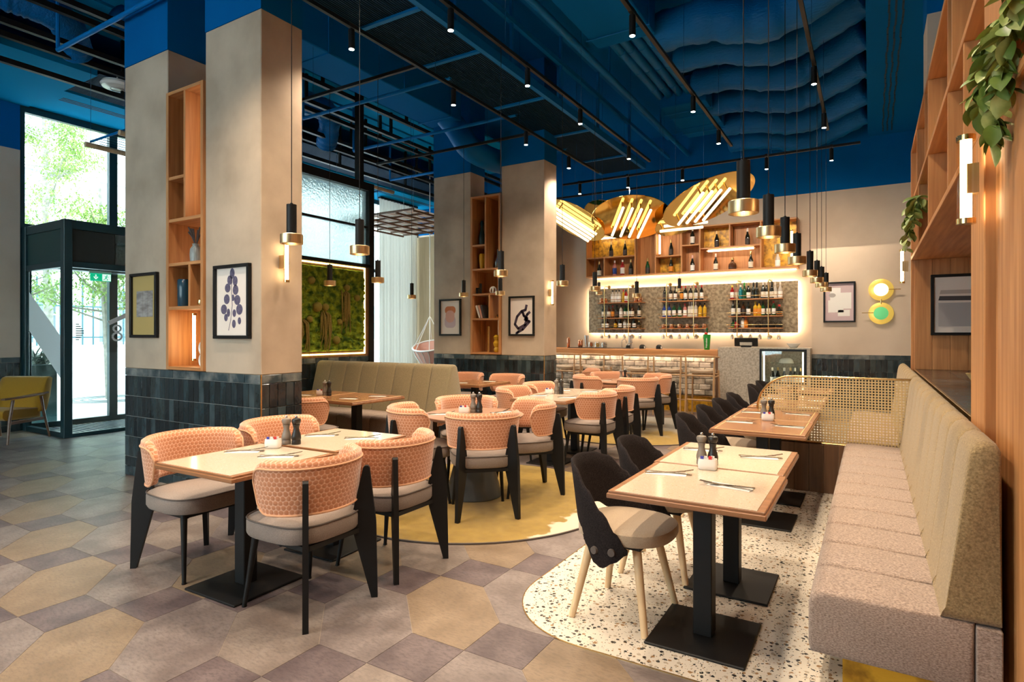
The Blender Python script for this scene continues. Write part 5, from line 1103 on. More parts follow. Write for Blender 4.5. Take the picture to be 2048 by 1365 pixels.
def ob(n, x0, x1, y0, y1, z0, z1, m='oak_y', p=None): return MB().box(x0, x1, y0, y1, z0, z1, ch=.002).build(n, m, p or oc, smooth=False)
ob('ledge_body', .03, X1+.5, 0, D, 0, 1.018, 'oak_z')
for i in range(14):
    for j in range(4): ob('ledge_tile', .035+j*.25, .035+j*.25+.246, .01+i*.31, .01+i*.31+.306, 1.018, 1.03, 'glaze_%d' % random.choice((1, 2, 3)))
ob('ledge_trim', .018, .034, 0, D, 1.0, 1.034, 'brass')
ob('shelf', 0, X1+.5, Q, D, 2.17, 2.205); ob('shelf', 0, X1, Q, D, 2.735, 2.77); ob('top_board', 0, X1, Q, D, 3.29, 3.325); ob('back_board', X1, X1+.02, Q, D, 2.205, 3.325, 'oak_z')
for y, z0, z1 in ((.26, 2.205, 2.735), (.92, 2.205, 2.735), (2.25, 2.205, 2.735), (3.3, 2.205, 2.735), (.72, 2.77, 3.29), (.92, 2.77, 3.29), (2.25, 2.77, 3.29), (2.55, 2.77, 3.29), (3.5, 2.77, 3.29)): ob('divider', .004, X1, y, y+.032, z0, z1, 'oak_z')
ob('end_post', 0, X1+.5, D, D+.06, 0, 3.325, 'oak_z'); ob('near_upright', .006, X1, Q, Q+.03, 2.205, 3.29, 'oak_z')
for i in range(7): ob('niche_plank', .03+i*.15, .03+i*.15+.148, D-.02, D, 1.03, 2.17, 'oak_z')
ob('niche_back', X1+.48, X1+.5, 0, D-.02, 1.03, 2.17, 'oak_z')
sbox('wall_right_pillar', .40, 1.2, 6.0, 6.42, 3.327, 4.05, m='wall_plaster'); sbox('wall_right_pillar_head', .397, 1.2, 5.997, 6.42, 4.05, 4.95, m='blue_wall')
# niche bowl
t = thing('fruit_bowl', 'ochre bowl of fruit on the tiled ledge in the oak niche', 'bowl', (.66, 4.55, 1.032)); mb = MB().lathe([(.05, 0), (.07, .006), (.13, .07), (.165, .125), (.158, .125), (.12, .07), (.03, .015)], 28).build('bowl', 'bowl', t)
for i, (x, y, zz, m) in enumerate(((.03, -.04, .10, 'apple'), (-.05, .03, .10, 'apple'), (.05, .05, .11, 'liq_orange'))): MB().sph((x, y, zz), .045, 12, 8).build('fruit', m, t)
MB().tube([(-.07, -.06, .12), (0, -.03, .165), (.08, .01, .16), (.12, .05, .12)], .017, 8, rs=[.006, .018, .018, .006]).build('banana', 'banana', t)
# shelf ornaments
t = thing('woven_plate', 'round woven wicker plate leaning on the upper oak shelf', 'plate', (.66, 4.55, 2.9)); mb = MB().lathe([(.01, 0), (.14, .004), (.15, .012), (.14, .018), (.01, .02)], 28); mb.v = [(b*.3+c, a, b) for a, b, c in mb.v]; mb.build('weave', 'cane', t)
for i, (y, z, l) in enumerate(((6.0, 2.206, 'dark slim bottle on the lower oak shelf'), (3.30, 2.206, 'clear etched decanter at the near end of the lower oak shelf'))): bottle('bottle', .45, y, z, .26, .035, 'spirit', ('glass_bottle_dark', 'glass_clear')[i], None, 'cap_black', l, None)
t = thing('figurine', 'small gold and blue figurine on the lower oak shelf', 'figurine', (.44, 6.7, 2.206)); MB().lathe([(.03, 0), (.04, .02), (.03, .10), (.015, .12)], 12).build('body', 'liq_blue', t); MB().sph((0, 0, .16), .04, 10, 8).build('head', 'brass', t)
# ---- plants
def leafmesh(L_, W_, fold=.25):
    P = []
    for i in range(7):
        t = i/6; w_ = W_*math.sin(PI*min(1, t*.92+.08))**.8*(1 if t < .999 else .02); x = L_*t; z = -.25*L_*t*t
        P.append([(x, -w_, z+fold*w_), (x, -w_*.5, z+fold*w_*.3), (x, 0, z), (x, w_*.5, z+fold*w_*.3), (x, w_, z+fold*w_)])
    return MB().grid(P)
def ivy(c, vines, label, seed, s=1.0, per=9):
    t = thing('trailing_plant', label, 'plant', c); rr = random.Random(seed); src = {}
    for m in ('leaf', 'leaf_pale'):
        o = leafmesh(.075*s, .026*s).build('leaf', m, t); src[m] = o; o.location = (0, 0, 0)
    for vn in vines:
        MB().tube(vn, .0025, 5).build('stem', 'leaf', t)
        for k in range(per*(len(vn)-1)):
            f = k/per; i = min(int(f), len(vn)-2); q = Vector(vn[i]).lerp(Vector(vn[i+1]), f-i)
            o = bpy.data.objects.new('leaf', src['leaf' if rr.random() < .5 else 'leaf_pale'].data); COL.objects.link(o); o.parent = t
            o.location = q+Vector((rr.uniform(-.012, .012), rr.uniform(-.012, .012), 0)); o.rotation_euler = (rr.uniform(-.5, .5), rr.uniform(.1, 1.2), rr.uniform(0, 6.28)); k2 = rr.uniform(.7, 1.3); o.scale = (k2, k2, k2)
    return t
ivy((.47, 2.30, 2.36), [[(0, -.1, -.13), (-.08, .0, .0), (-.125, .10, .0), (-.13, .18, -.10), (-.13, .20, -.24), (-.125, .22, -.34)], [(0, -.1, -.13), (-.07, -.08, .03), (-.12, -.02, -.03), (-.125, .03, -.14), (-.125, .06, -.22)], [(0, -.1, -.13), (-.07, -.16, .06), (-.12, -.2, .03), (-.13, -.2, -.06)], [(0, -.1, -.13), (-.08, .05, .05), (-.13, .2, .03), (-.14, .3, -.03), (-.14, .34, -.14)], [(0, -.1, -.13), (-.06, -.25, .05), (-.1, -.36, .03)], [(0, -.1, -.13), (-.1, .1, .04), (-.14, .27, -.02), (-.145, .30, -.2)]], 'large trailing pothos with variegated leaves hanging at the top right', 4, .88, 15)
ivy((.40, 6.35, 2.55), [[(0, 0, .0), (-.06, .0, .05), (-.10, .02, -.1), (-.11, .02, -.3)], [(0, -.1, 0), (-.06, -.12, .05), (-.09, -.14, -.12), (-.1, -.14, -.26)], [(0, .2, 0), (-.06, .3, .02), (-.11, .35, -.14), (-.12, .36, -.38)], [(0, .1, 0), (-.06, .14, .05), (-.1, .16, -.2)]], 'small trailing plant hanging from the far oak shelf', 8, 1.2, 9)
# ================================================================ CEILING SERVICES
TRZ = 4.15
def track(p0, p1, label, lights, hang_every=1.6):
    t = thing('light_track', label, 'light track', (0, 0, 0), 0, 'black ceiling light tracks'); MB().bar((*p0, TRZ+.018), (*p1, TRZ+.018), .034, .034).build('rail', 'black_metal', t, smooth=False)
    L_ = math.dist(p0, p1); n = max(2, int(L_/hang_every))
    for i in range(n):
        f = (i+.5)/n; x, y = p0[0]+(p1[0]-p0[0])*f, p0[1]+(p1[1]-p0[1])*f; MB().cyl((x, y, TRZ+.035), (x, y, 5.59), .003, n=5).build('suspension_wire', 'steel', t)
TR = {'T1': ((-4.0, -3.0), (-4.0, 9.5)), 'T2': ((-3.035, -3.0), (-3.035, 9.3)), 'T3': ((-1.755, -3.0), (-1.755, 9.15)), 'T4': ((-.50, -3.0), (-.50, 9.1))}
track(*TR['T1'], 'long black ceiling track over the columns edge', None); track(*TR['T2'], 'long black ceiling track over the peach chair tables', None); track(*TR['T3'], 'long black ceiling track over the aisle', None); track(*TR['T4'], 'long black ceiling track above the row of bench pendants', None)
track((-6.1, 4.75), (-4.02, 4.75), 'short black cross track over the sofa tables', None); track((-6.9, 7.17), (-4.02, 7.17), 'black cross track in front of the far column', None); track((-4.9, 9.96), (-.13, 9.96), 'black cross track in front of the bar wall', None); track((-6.0, 10.9), (-2.38, 10.9), 'black cross track right above the bar counter', None)
track((-7.6, 9.9), (-6.2, 9.9), 'short black track above the lounge near the curtain', None)
SP = {}
def make_spot():
    t = thing('track_spotlight', 'x', 'spotlight'); MB().box(-.02, .02, -.05, .05, .155, .19).cyl((0, 0, .13), (0, 0, .16), .008, n=8).build('adapter', 'black_metal', t, smooth=False)
    MB().cyl((0, 0, -.035), (0, 0, .14), .028, n=16).build('cylinder', 'black_metal', t); MB().cyl((0, 0, -.037), (0, 0, -.0352), .023, n=16).build('lens', 'bulb_glow', t); return t
spot = make_spot(); kids_cache(spot)
SPL = [('T1', -4.0, [-1.0, .8, 2.3, 3.836, 5.362, 6.996, 8.33]), ('T2', -3.035, [-1.0, .9, 2.5, 4.03, 5.34, 6.64, 8.34]), ('T3', -1.755, [-1.0, 1.0, 2.9, 4.91, 6.95, 8.29]), ('T4', -.50, [-1.0, 1.2, 3.0, 4.87, 6.82, 8.33])]  # first three on each track are out of view, added to light the foreground
TD = {'T1': 'track over the columns edge', 'T2': 'track over the peach chair tables', 'T3': 'track over the aisle', 'T4': 'track over the bench pendants'}; first_spot = [True]
def put_spot(x, y, label, tilt=(0, 0), z=3.995, power=1.0):
    if first_spot[0]: spot.location = (x, y, z); tag(spot, label, None, 'cylindrical track spotlights'); t = spot; first_spot[0] = False
    else: t = copy_tree(spot, (x, y, z), 0, label, 'cylindrical track spotlights')
    lamp('spot_beam', 'SPOT', (0, 0, -.05), SPOT_W*power, WARM, t, spot_size=math.radians(130), spot_blend=1.0, shadow_soft_size=.04, rot=(tilt[0], tilt[1], 0))
for tn, x, ys in SPL:
    for i, y in enumerate(ys): put_spot(x, y, 'lit black spotlight, %s from the camera end on the %s' % (ORD[i], TD[tn]))
for i, x in enumerate((-3.64, -2.69, -1.39, -.50)): put_spot(x, 9.96, 'lit black spotlight, %s from left on the cross track before the bar' % ORD[i], tilt=(.7, 0))
put_spot(-4.56, 9.96, 'lit black spotlight right of the far column top')
for i, (x, y) in enumerate(((-7.2, 9.9), (-6.6, 9.9))): put_spot(x, y, ('left', 'right')[i]+' small spotlight above the hanging lattice near the curtain')
# ---- pendants
def make_pend():
    t = thing('pendant_lamp', 'x', 'pendant lamp'); MB().cyl((0, 0, .247), (0, 0, 2.206), .0028, n=6).build('cord', 'black_metal', t); MB().cyl((0, 0, .05), (0, 0, .24), .030, n=20).cyl((0, 0, .24), (0, 0, .25), .008, n=8).build('body', 'black_metal', t)
    MB().lathe([(.058, .0), (.066, .0), (.067, .003), (.067, .055), (.064, .058), (.026, .058), (.026, .05), (.058, .048)], 28, ring=True).build('brass_ring', 'brass_satin', t); MB().sph((0, 0, .028), .018, 10, 8).build('bulb', 'pendant_glow', t); return t
pend = make_pend(); kids_cache(pend); first_p = [True]
def put_pend(x, y, label, z=1.95, group='black and brass pendant lamps'):
    if first_p[0]: pend.location = (x, y, z); tag(pend, label, None, group); t = pend; first_p[0] = False
    else: t = copy_tree(pend, (x, y, z), 0, label, group)
    if z > 2:
        for c in bpy.data.objects:
            if c.parent == t and c.name.startswith('cord'): c.scale = (1, 1, .9)
    lamp('pendant_beam', 'SPOT', (0, 0, .005), PEND_W, WARM2, t, spot_size=math.radians(125), spot_blend=.7, shadow_soft_size=.03)
for i, y in enumerate((2.88, 3.657, 4.417, 5.18, 6.35, 7.21, 7.9, 8.72)): put_pend(-.50, y, 'black pendant with brass ring, %s from the camera in the row above the bench tables' % ORD[i])
for (x, y, l) in ((-3.035, 2.42, 'hanging in front of the near column'), (-3.035, 2.986, 'hanging in front of the frosted glass'), (-3.035, 4.826, 'hanging before the far column knot print'), (-3.035, 6.151, 'hanging against the beige wall right of the far column'), (-3.035, 7.09, 'hanging left of the bottle racks'), (-3.035, 8.685, 'hanging before the left bottle rack')): put_pend(x, y, 'black pendant with brass ring '+l)
for (x, y, l) in ((-5.30, 4.75, 'hanging before the moss wall'), (-4.557, 4.75, 'hanging at the end of the moss partition'), (-6.16, 7.17, 'hanging before the sheer curtain'), (-5.16, 7.17, 'hanging before the orange shapes print'), (-4.52, 7.17, 'hanging before the far column shelves')): put_pend(x, y, 'black pendant with brass ring '+l)
for (x, l) in ((-4.58, 'over the left end of the bar'), (-3.0, 'over the bar before the middle rack')): put_pend(x, 10.9, 'small black pendant with brass ring '+l, 2.17)
# ---- brass disc lamps
CAMP = Vector((0, 0, 1.4))
def disc_lamp(c, D_, ratio, roll, tubes, tdir, label, off=.0):
    c = Vector(c); v_ = (CAMP-c).normalized(); r_ = v_.cross(Vector((0, 0, -1))).normalized(); dn = v_.cross(r_); dn = dn if dn.z < 0 else -dn
    r_ = Vector((cs, sn, 0)) if r_.dot(Vector((cs, sn, 0))) > 0 else -Vector((cs, sn, 0)); r_ = (r_-v_*r_.dot(v_)).normalized(); dn = v_.cross(r_); dn = dn if dn.z < 0 else -dn
    a = math.radians(roll); mj = r_*math.cos(a)-dn*math.sin(a); w_ = r_*math.sin(a)+dn*math.cos(a); n = (v_*ratio+w_*math.sqrt(1-ratio*ratio)).normalized(); e2 = n.cross(mj).normalized(); e2 = e2 if e2.dot(w_) > 0 else -e2
    t = thing('disc_chandelier', label, 'chandelier', c, 0, 'mirrored brass disc chandeliers'); R = Matrix((mj, e2, n)).transposed()
    def tr(mb): mb.v = [tuple(R @ Vector(p)) for p in mb.v]; return mb
    tr(MB().lathe([(.01, -.012), (D_/2-.004, -.012), (D_/2, -.006), (D_/2-.004, 0), (.01, 0)], 72)).build('mirror_disc', 'brass_mirror', t, ang=.4)
    td = math.radians(tdir); d = Vector((math.cos(td), math.sin(td), 0)); p = Vector((-d.y, d.x, 0))
    for i in range(tubes):
        o = p*((i-(tubes-1)/2)*.145+off); a0 = o-d*.40+Vector((0, 0, .085)); a1 = o+d*.42+Vector((0, 0, .085)); tr(MB().cyl(a0, a1, .022, n=12)).build('light_tube', 'disc_tube', t)
        for q in (a0+d*.06, a1-d*.06): tr(MB().cyl(q-Vector((0, 0, .085)), q-Vector((0, 0, .018)), .012, n=8)).build('tube_holder', 'brass', t)
    for s in (-1, 1): q = R @ Vector((s*D_*.36, -.05, -.012)); MB().cyl(q, (q.x, q.y, 5.59-c.z), .003, n=5).build('suspension_wire', 'steel', t)
    return t
disc_lamp((-3.35, 9.3, 3.28), 1.28, .55, 3, 4, 104, 'mirrored brass disc chandelier with four tubes in the middle over the bar')
disc_lamp((-2.05, 9.0, 3.36), 1.38, .40, 27, 4, 128, 'mirrored brass disc chandelier with four tubes tilted up to the right', .12)
disc_lamp((-2.60, 9.7, 3.25), .95, .42, 25, 3, 40, 'smaller mirrored brass disc chandelier overlapping the tilted one on its left')
disc_lamp((-4.36, 9.3, 3.34), 1.15, .40, -30, 4, 5, 'mirrored brass disc chandelier partly behind the far column')
disc_lamp((-3.95, 9.9, 3.42), 1.0, .55, -25, 2, 100, 'brass disc chandelier peeking out behind the middle one')
# ---- ribbed ceiling raft with edge beams, truss
rf = thing('ribbed_ceiling_raft', 'dark ribbed suspended ceiling raft with blue edge beam', 'ceiling raft', (0, 0, 0)); mb = MB(); x = -4.46
while x < -3.66: mb.box(x, x+.016, .4, 10.8, 4.50, 4.525); x += .027
tag(mb.build('ribs', 'ribbed_dark', rf, smooth=False), kind='stuff'); MB().box(-4.47, -3.63, .4, 10.8, 4.56, 4.57).build('backing', 'ribbed_dark', rf, smooth=False); MB().box(-3.66, -3.60, .4, 10.8, 4.48, 4.58).build('edge_beam', 'blue_metal', rf, smooth=False); MB().box(-4.50, -4.45, .4, 10.8, 4.48, 4.56).build('edge_beam', 'blue_metal', rf, smooth=False)
for y in (1.2, 2.75, 4.35, 5.35, 6.85, 8.3, 9.8): MB().box(-4.45, -3.66, y, y+.05, 4.475, 4.50).build('cross_rail', 'blue_metal', rf, smooth=False)
tr_ = thing('ceiling_truss', 'blue ladder truss hanging beside the ribbed raft', 'truss', (0, 0, 0))
for z in (5.1, 5.5): MB().box(-3.665, -3.61, .4, 12.4, z-.03, z+.03).build('rail', 'blue_metal', tr_, smooth=False)
for y in (2.0, 3.6, 4.9, 6.0, 7.3, 8.6, 10.0): MB().box(-3.655, -3.62, y, y+.035, 4.58, 5.07).build('upright', 'blue_metal', tr_, smooth=False); MB().box(-3.655, -3.62, y, y+.035, 5.13, 5.47).build('upright', 'blue_metal', tr_, smooth=False)
# second truss rail to the right
t = thing('pipe_rail', 'thick blue conduit running to the bar wall right of the truss', 'conduit', (0, 0, 0)); MB().cyl((-3.2, .5, 5.07), (-3.2, 12.3, 5.07), .045, n=14).build('pipe', 'blue_metal', t)
for y in (3.2, 5.6, 8.0, 10.4): MB().cyl((-3.2, y, 5.11), (-3.2, y, 5.59), .012, n=6).build('hanger', 'blue_metal', t)
def duct(b, label, m='blue_paint'):
    t = thing('air_duct', label, 'air duct', (0, 0, 0)); MB().box(*b, ch=.01).build('duct_box', m, t, smooth=False)
    n = 3
    for i in range(1, n): y = b[2]+(b[3]-b[2])*i/n; MB().box(b[0]-.012, b[1]+.012, y, y+.03, b[4]-.012, b[5]+.012).build('flange', m, t, smooth=False)
    for y in (b[2]+.3, b[3]-.3): MB().cyl((b[0]-.02, y, b[4]-.02), (b[0]-.02, y, 5.59), .006, n=6).cyl((b[1]+.02, y, b[4]-.02), (b[1]+.02, y, 5.59), .006, n=6).cyl((b[0]-.03, y, b[4]-.02), (b[1]+.03, y, b[4]-.02), .008, n=6).build('hanger', 'blue_metal', t)
    return t
duct((-6.15, -5.55, 3.6, 7.65, 4.76, 5.3), 'rectangular blue air duct over the sofa'); duct((-3.0, -2.25, 2.0, 7.1, 5.05, 5.5), 'rectangular blue air duct above the middle track'); duct((-2.92, -2.2, 9.5, 11.2, 5.05, 5.5), 'rectangular blue air duct near the bar wall')
for i, x in enumerate((-2.92, -2.78, -2.62, -2.47)):
    t = thing('round_pipe', 'round blue pipe, %s from left in the bundle between the ducts' % ORD[i], 'pipe', (0, 0, 0), 0, 'bundled round pipes'); MB().cyl((x, 7.1, 5.25), (x, 9.5, 5.25), .06, n=14).build('pipe', 'blue_metal', t)
    for y in (7.7, 8.4, 9.1): MB().cyl((x, y, 5.25), (x, y+.03, 5.25), .066, n=14).build('collar', 'blue_metal', t)
def flex(pts, r, label, n=40, amp=.018, m='flex_foil'):
    P = []; V = [Vector(p) for p in pts]
    for i in range(n+1):
        f = i/n*(len(V)-1); k = min(int(f), len(V)-2); u = f-k; p0, p1, p2, p3 = V[max(k-1, 0)], V[k], V[k+1], V[min(k+2, len(V)-1)]
        P.append(.5*((2*p1)+(-p0+p2)*u+(2*p0-5*p1+4*p2-p3)*u*u+(-p0+3*p1-3*p2+p3)*u**3))
    o = MB().tube(P, r, 14, rs=[r*(1+random.uniform(-amp, amp)*4) for _ in P]).build('flexible_duct', m, None, ang=3.1); return tag(o, label, 'air duct', 'crumpled flexible ducts')
fl = [(7.3, 5.15, .24), (8.25, 5.2, .19), (9.2, 5.2, .19), (10.05, 5.15, .19), (11.0, 5.1, .20), (11.95, 5.05, .18)]
for i, (y, z, r) in enumerate(fl): flex([(-2.3, y+.1, z+.05), (-1.7, y-.05, z-.02), (-1.1, y+.08, z-.12), (-.6, y+.05, z-.03), (-.05, y-.25, z+.1)], r, 'crumpled blue flexible duct, %s from the camera right of the aisle track' % ORD[i])
flex([(-5.85, 7.55, 4.95), (-5.72, 7.72, 4.72), (-5.45, 7.75, 4.35), (-5.3, 8.2, 4.25), (-5.3, 8.8, 4.35), (-5.2, 9.8, 4.6)], .19, 'fat smooth blue duct bending down behind the far column', m='blue_metal', amp=0)
flex([(-8.6, 1.6, 5.02), (-8.3, 2.1, 4.95), (-8.4, 2.6, 4.75)], .17, 'crumpled flexible duct at the far top left'); flex([(-7.9, 2.6, 5.02), (-7.8, 3.1, 4.95), (-8.1, 3.4, 4.75)], .17, 'crumpled flexible duct second at the top left'); flex([(-7.4, 3.5, 5.02), (-7.5, 3.9, 4.95), (-7.9, 4.1, 4.7)], .17, 'crumpled flexible duct left of the near column')
flex([(-7.6, 6.3, 5.02), (-7.5, 6.7, 4.95), (-7.9, 7.0, 4.6)], .17, 'crumpled flexible duct above the moss partition')
# sprinkler pipes
for i, (x0, x1, y) in enumerate(((-7.0, -4.36, 5.78), (-7.5, -4.3, 7.24), (-8.3, -4.38, 9.0), (-7.6, -5.4, 3.40-.4))):
    t = thing('sprinkler_pipe', ('sprinkler pipe above the sofa with brass head', 'sprinkler pipe before the far column', 'sprinkler pipe beside the far column top', 'blue sprinkler pipe across the near column top')[i], 'pipe', (0, 0, 0), 0, 'blue sprinkler pipes'); MB().cyl((x0, y, 4.5), (x1, y, 4.5), .024, n=10).cyl((x1, y, 4.5), (x1, y, 4.62), .024, n=10).build('pipe', 'blue_metal', t); MB().cyl((x1, y, 4.62), (x1, y, 4.66), .012, n=8).cyl((x1, y, 4.67), (x1, y, 4.675), .025, n=10).build('sprinkler_head', 'brass', t)
    MB().cyl((x0, y, 4.5), (x0, y, 5.59), .02, n=8).build('drop_pipe', 'blue_metal', t)
t = thing('sprinkler_pipe', 'blue pipe running along the near column toward the entrance', 'pipe', (0, 0, 0)); MB().cyl((-6.1, -1.0, 4.62), (-6.1, 2.94, 4.62), .022, n=10).build('pipe', 'blue_metal', t)
for y in (0, 2): MB().cyl((-6.1, y, 4.62), (-6.1, y, 5.59), .01, n=6).build('hanger', 'blue_metal', t)
# cable trays on the left
for i, (x, z) in enumerate(((-6.75, 4.95), (-7.1, 4.80), (-7.35, 4.80), (-7.7, 4.62), (-8.05, 4.62), (-8.35, 4.45))):
    t = thing('cable_tray', 'black cable tray rail, %s from the near column toward the facade' % ORD[i], 'cable tray', (0, 0, 0), 0, 'black cable tray rails'); MB().box(x-.03, x+.03, -1.0, 11.8, z, z+.06).build('rail', 'black_metal', t, smooth=False); MB().box(x-.03, x-.022, -1.0, 11.8, z+.06, z+.08).build('lip', 'blue_light', t, smooth=False)
    for y in (.4, 2.2, 4.0, 5.9, 7.7, 9.5): MB().box(x-.02, x+.02, y, y+.04, z+.06, 5.59).build('hanger', 'black_metal', t, smooth=False)
mb = MB(); t = thing('ribbed_raft', 'dark ribbed ceiling panel beside the facade soffit', 'ceiling raft', (0, 0, 0)); x = -9.4
while x < -8.48: mb.box(x, x+.018, 3.8, 11.9, 4.74, 4.76); x += .03
tag(mb.build('ribs', 'ribbed_dark', t, smooth=False), kind='stuff'); MB().box(-9.44, -8.46, 3.8, 11.9, 4.78, 4.79).build('backing', 'ribbed_dark', t, smooth=False)
# round speaker
t = thing('ceiling_speaker', 'white round ceiling speaker left of the near column', 'speaker', (-8.34, 3.95, 4.56)); MB().lathe([(.01, 0), (.09, .0), (.10, .006), (.17, .02), (.19, .05), (.17, .085), (.08, .10), (.01, .10)], 32).build('housing', 'white_ceramic', t); MB().lathe([(.075, -.004), (.08, -.004), (.08, .002), (.075, .002)], 28, ring=True).build('ring', 'art_midgrey', t); MB().cyl((0, 0, .10), (0, 0, .19), .01, n=6).build('cable', 'white_ceramic', t)
# suspended pole frames
def polefr(x0, x1, y0, y1, z, label):
    t = thing('suspended_frame', label, 'suspended frame', (0, 0, 0), 0, 'suspended wooden pole frames')
    for x in (x0, x1): MB().cyl((x, y0, z), (x, y1, z), .032, n=14).build('pole', 'pale_leg', t)
    for y in (y0+.06, y1-.06): MB().cyl((x0, y, z+.045), (x1, y, z+.045), .014, n=8).build('cross_bar', 'blue_metal', t)
    n = 8
    for i in range(n): x = x0+(x1-x0)*(i+.5)/n; MB().cyl((x, y0+.06, z+.03), (x, y1-.06, z+.03), .004, n=5).build('wire', 'black_metal', t)
    for x in (x0, x1):
        for y in (y0+.06, y1-.06): MB().cyl((x, y, z+.03), (x, y, 5.59), .0025, n=5).build('suspension_wire', 'steel', t)
polefr(-8.15, -7.35, 3.50, 5.6, 3.70, 'suspended frame with wooden poles left of the near column'); polefr(-7.95, -7.23, 5.9, 7.92, 3.90, 'suspended frame with wooden poles above the moss partition')
# lattice raft
t = thing('lattice_raft', 'suspended wooden lattice raft with white panels near the curtain', 'ceiling raft', (-7.35, 8.45, 3.40))
for i in range(6): MB().box(-.95+i*.38-.014, -.95+i*.38+.014, -.95, .95, 0, .03).build('slat', 'oak_dark', t, smooth=False)
for i in range(6): MB().box(-.95, .95, -.95+i*.38-.014, -.95+i*.38+.014, .03, .06).build('slat', 'oak_dark', t, smooth=False)
for i in range(5):
    for j in range(5): MB().box(-.93+i*.38, -.59+i*.38, -.93+j*.38, -.59+j*.38, .062, .068).build('panel', 'art_paper', t, smooth=False)
for x in (-.9, .9):
    for y in (-.9, .9): MB().cyl((x, y, .06), (x, y, 1.818), .003, n=5).build('suspension_wire', 'steel', t)
# hanging chair
t = thing('hanging_chair', 'white rope hanging chair with peach cushion beside the far column', 'hanging chair', (-8.25, 10.2, .42)); MB().cyl((0, 0, 1.35), (0, 0, 5.17), .008, n=6).build('rope', 'white_ceramic', t); MB().tube([(.42*math.cos(a), .30*math.sin(a), .72+.25*math.cos(a)*0+.12*math.sin(a)) for a in [2*PI*i/28 for i in range(28)]], .02, 8, closed=True).build('hoop', 'white_ceramic', t)
for a in (0, 1.2, 2.0, 3.14, 4.3, 5.2): MB().cyl((.42*math.cos(a), .30*math.sin(a), .72+.12*math.sin(a)), (0, 0, 1.36), .008, n=6).build('rope', 'white_ceramic', t)
P = [[(r*.41*math.cos(a), r*.29*math.sin(a), .72+.12*math.sin(a)*r-.52*(1-r*r)) for a in [2*PI*i/24 for i in range(24)]] for r in (1, .85, .6, .3, .05)]
MB().grid(P, cv=True).build('woven_seat', 'art_pink', t)
for i in range(16):
    a = 2*PI*i/16; MB().tube([(.425*math.cos(a), .305*math.sin(a), .72+.12*math.sin(a)), (.36*math.cos(a+.1), .26*math.sin(a+.1), .50), (.18*math.cos(a+.2), .13*math.sin(a+.2), .24), (.02*math.cos(a), .02*math.sin(a), .17)], .009, 5).build('rope', 'white_ceramic', t)
MB().sph((0, .02, .42), .24, 16, 10, sz=.45).build('cushion', 'art_pink', t)
# pipe wall lamp near hanging chair
t = thing('tube_lamp', 'black and brass tube lamp on the lounge wall beside the far column', 'wall lamp', (-7.95, 11.93, 1.75)); MB().cyl((0, 0, -.18), (0, 0, .18), .03, n=14).build('glowing_tube', 'tube_glow', t); MB().cyl((0, 0, .18), (0, 0, .30), .035, n=14).cyl((0, 0, -.30), (0, 0, -.18), .035, n=14).build('cap', 'black_metal', t); MB().sph((-.08, 0, 0), .09, 12, 8).build('brass_ball', 'brass', t)
# exit sign
t = thing('exit_sign', 'green emergency exit sign with arrow and running man', 'sign', (-9.90, 4.46, 2.19)); MB().box(-.012, .0, -.14, .14, 0, .115).build('plate', 'exit_green', t, smooth=False); MB().box(-.02, -.012, -.15, .15, .115, .15).build('housing', 'white_ceramic', t, smooth=False); MB().cyl((-.016, 0, .15), (-.016, 0, .73), .01, n=6).build('hanger', 'steel', t)
def sg(n, polys, m):
    mb = MB()
    for p in polys: mb.add([(x, y, z) for x in (.0005, .0025) for y, z in p], [tuple(range(len(p)-1, -1, -1)), tuple(range(len(p), 2*len(p)))]+[(i, (i+1) % len(p), len(p)+(i+1) % len(p), len(p)+i) for i in range(len(p))])
    mb.build(n, m, t, smooth=False)
sg('arrow', [[(-.075, .095), (-.06, .095), (-.06, .055), (-.075, .055)], [(-.10, .058), (-.0675, .02), (-.035, .058), (-.045, .066), (-.0675, .04), (-.09, .066)]], 'exit_white'); sg('white_field', [[(.02, .008), (.135, .008), (.135, .107), (.02, .107)]], 'exit_white')
mb = MB(); 
for p, q, w_ in (((.075, .075), (.065, .045), .016), ((.065, .047), (.09, .035), .009), ((.09, .035), (.085, .012), .009), ((.065, .047), (.05, .03), .009), ((.05, .03), (.03, .028), .009), ((.075, .075), (.10, .065), .008), ((.075, .075), (.05, .07), .008)): mb.bar((.004, *p), (.004, *q), .003, w_, up=(0, 0, 1) if abs(q[0]-p[0]) > abs(q[1]-p[1]) else (0, 1, 0))
mb.cyl((.0027, .082, .090), (.0055, .082, .090), .009, n=10); mb.build('running_man', 'exit_green', t, smooth=False)
# ================================================================ OUTSIDE
sbox('pavement', -40, XL-.26, -12, 34, -.10, -.02, m='pavement'); sbox('pavement_behind', XL-.25, 14, -40, -4.2, -.10, -.02, m='pavement')  # ground behind is unseen, added to keep sky light from below off the ceiling
bl = thing('street_building', 'pale stone building across the street with barred windows', 'building', (-24.4, 8, 0)); MB().box(-1, 0, -22, 26, .9, 14).build('wall', 'facade_pale', bl, smooth=False); MB().box(-1, .12, -22, 26, -.02, .9).build('plinth', 'facade_white', bl, smooth=False)
for i in range(-7, 9):
    y = i*2.6+.3
    for z0, z1 in ((1.1, 3.0), (4.6, 7.0), (8.2, 10.8)):
        wdo = MB().box(-.2, .02, y, y+1.25, z0, z1).build('window', 'win_dark', bl, smooth=False); mb = MB().box(0, .10, y-.10, y, z0-.1, z1+.1).box(0, .10, y+1.25, y+1.35, z0-.1, z1+.1).box(0, .12, y, y+1.25, z1, z1+.1).box(0, .14, y, y+1.25, z0-.1, z0).box(.02, .06, y+.60, y+.66, z0, z1).box(.02, .06, y, y+1.25, (z0+z1)/2, (z0+z1)/2+.05); mb.build('surround', 'facade_white', bl, smooth=False)
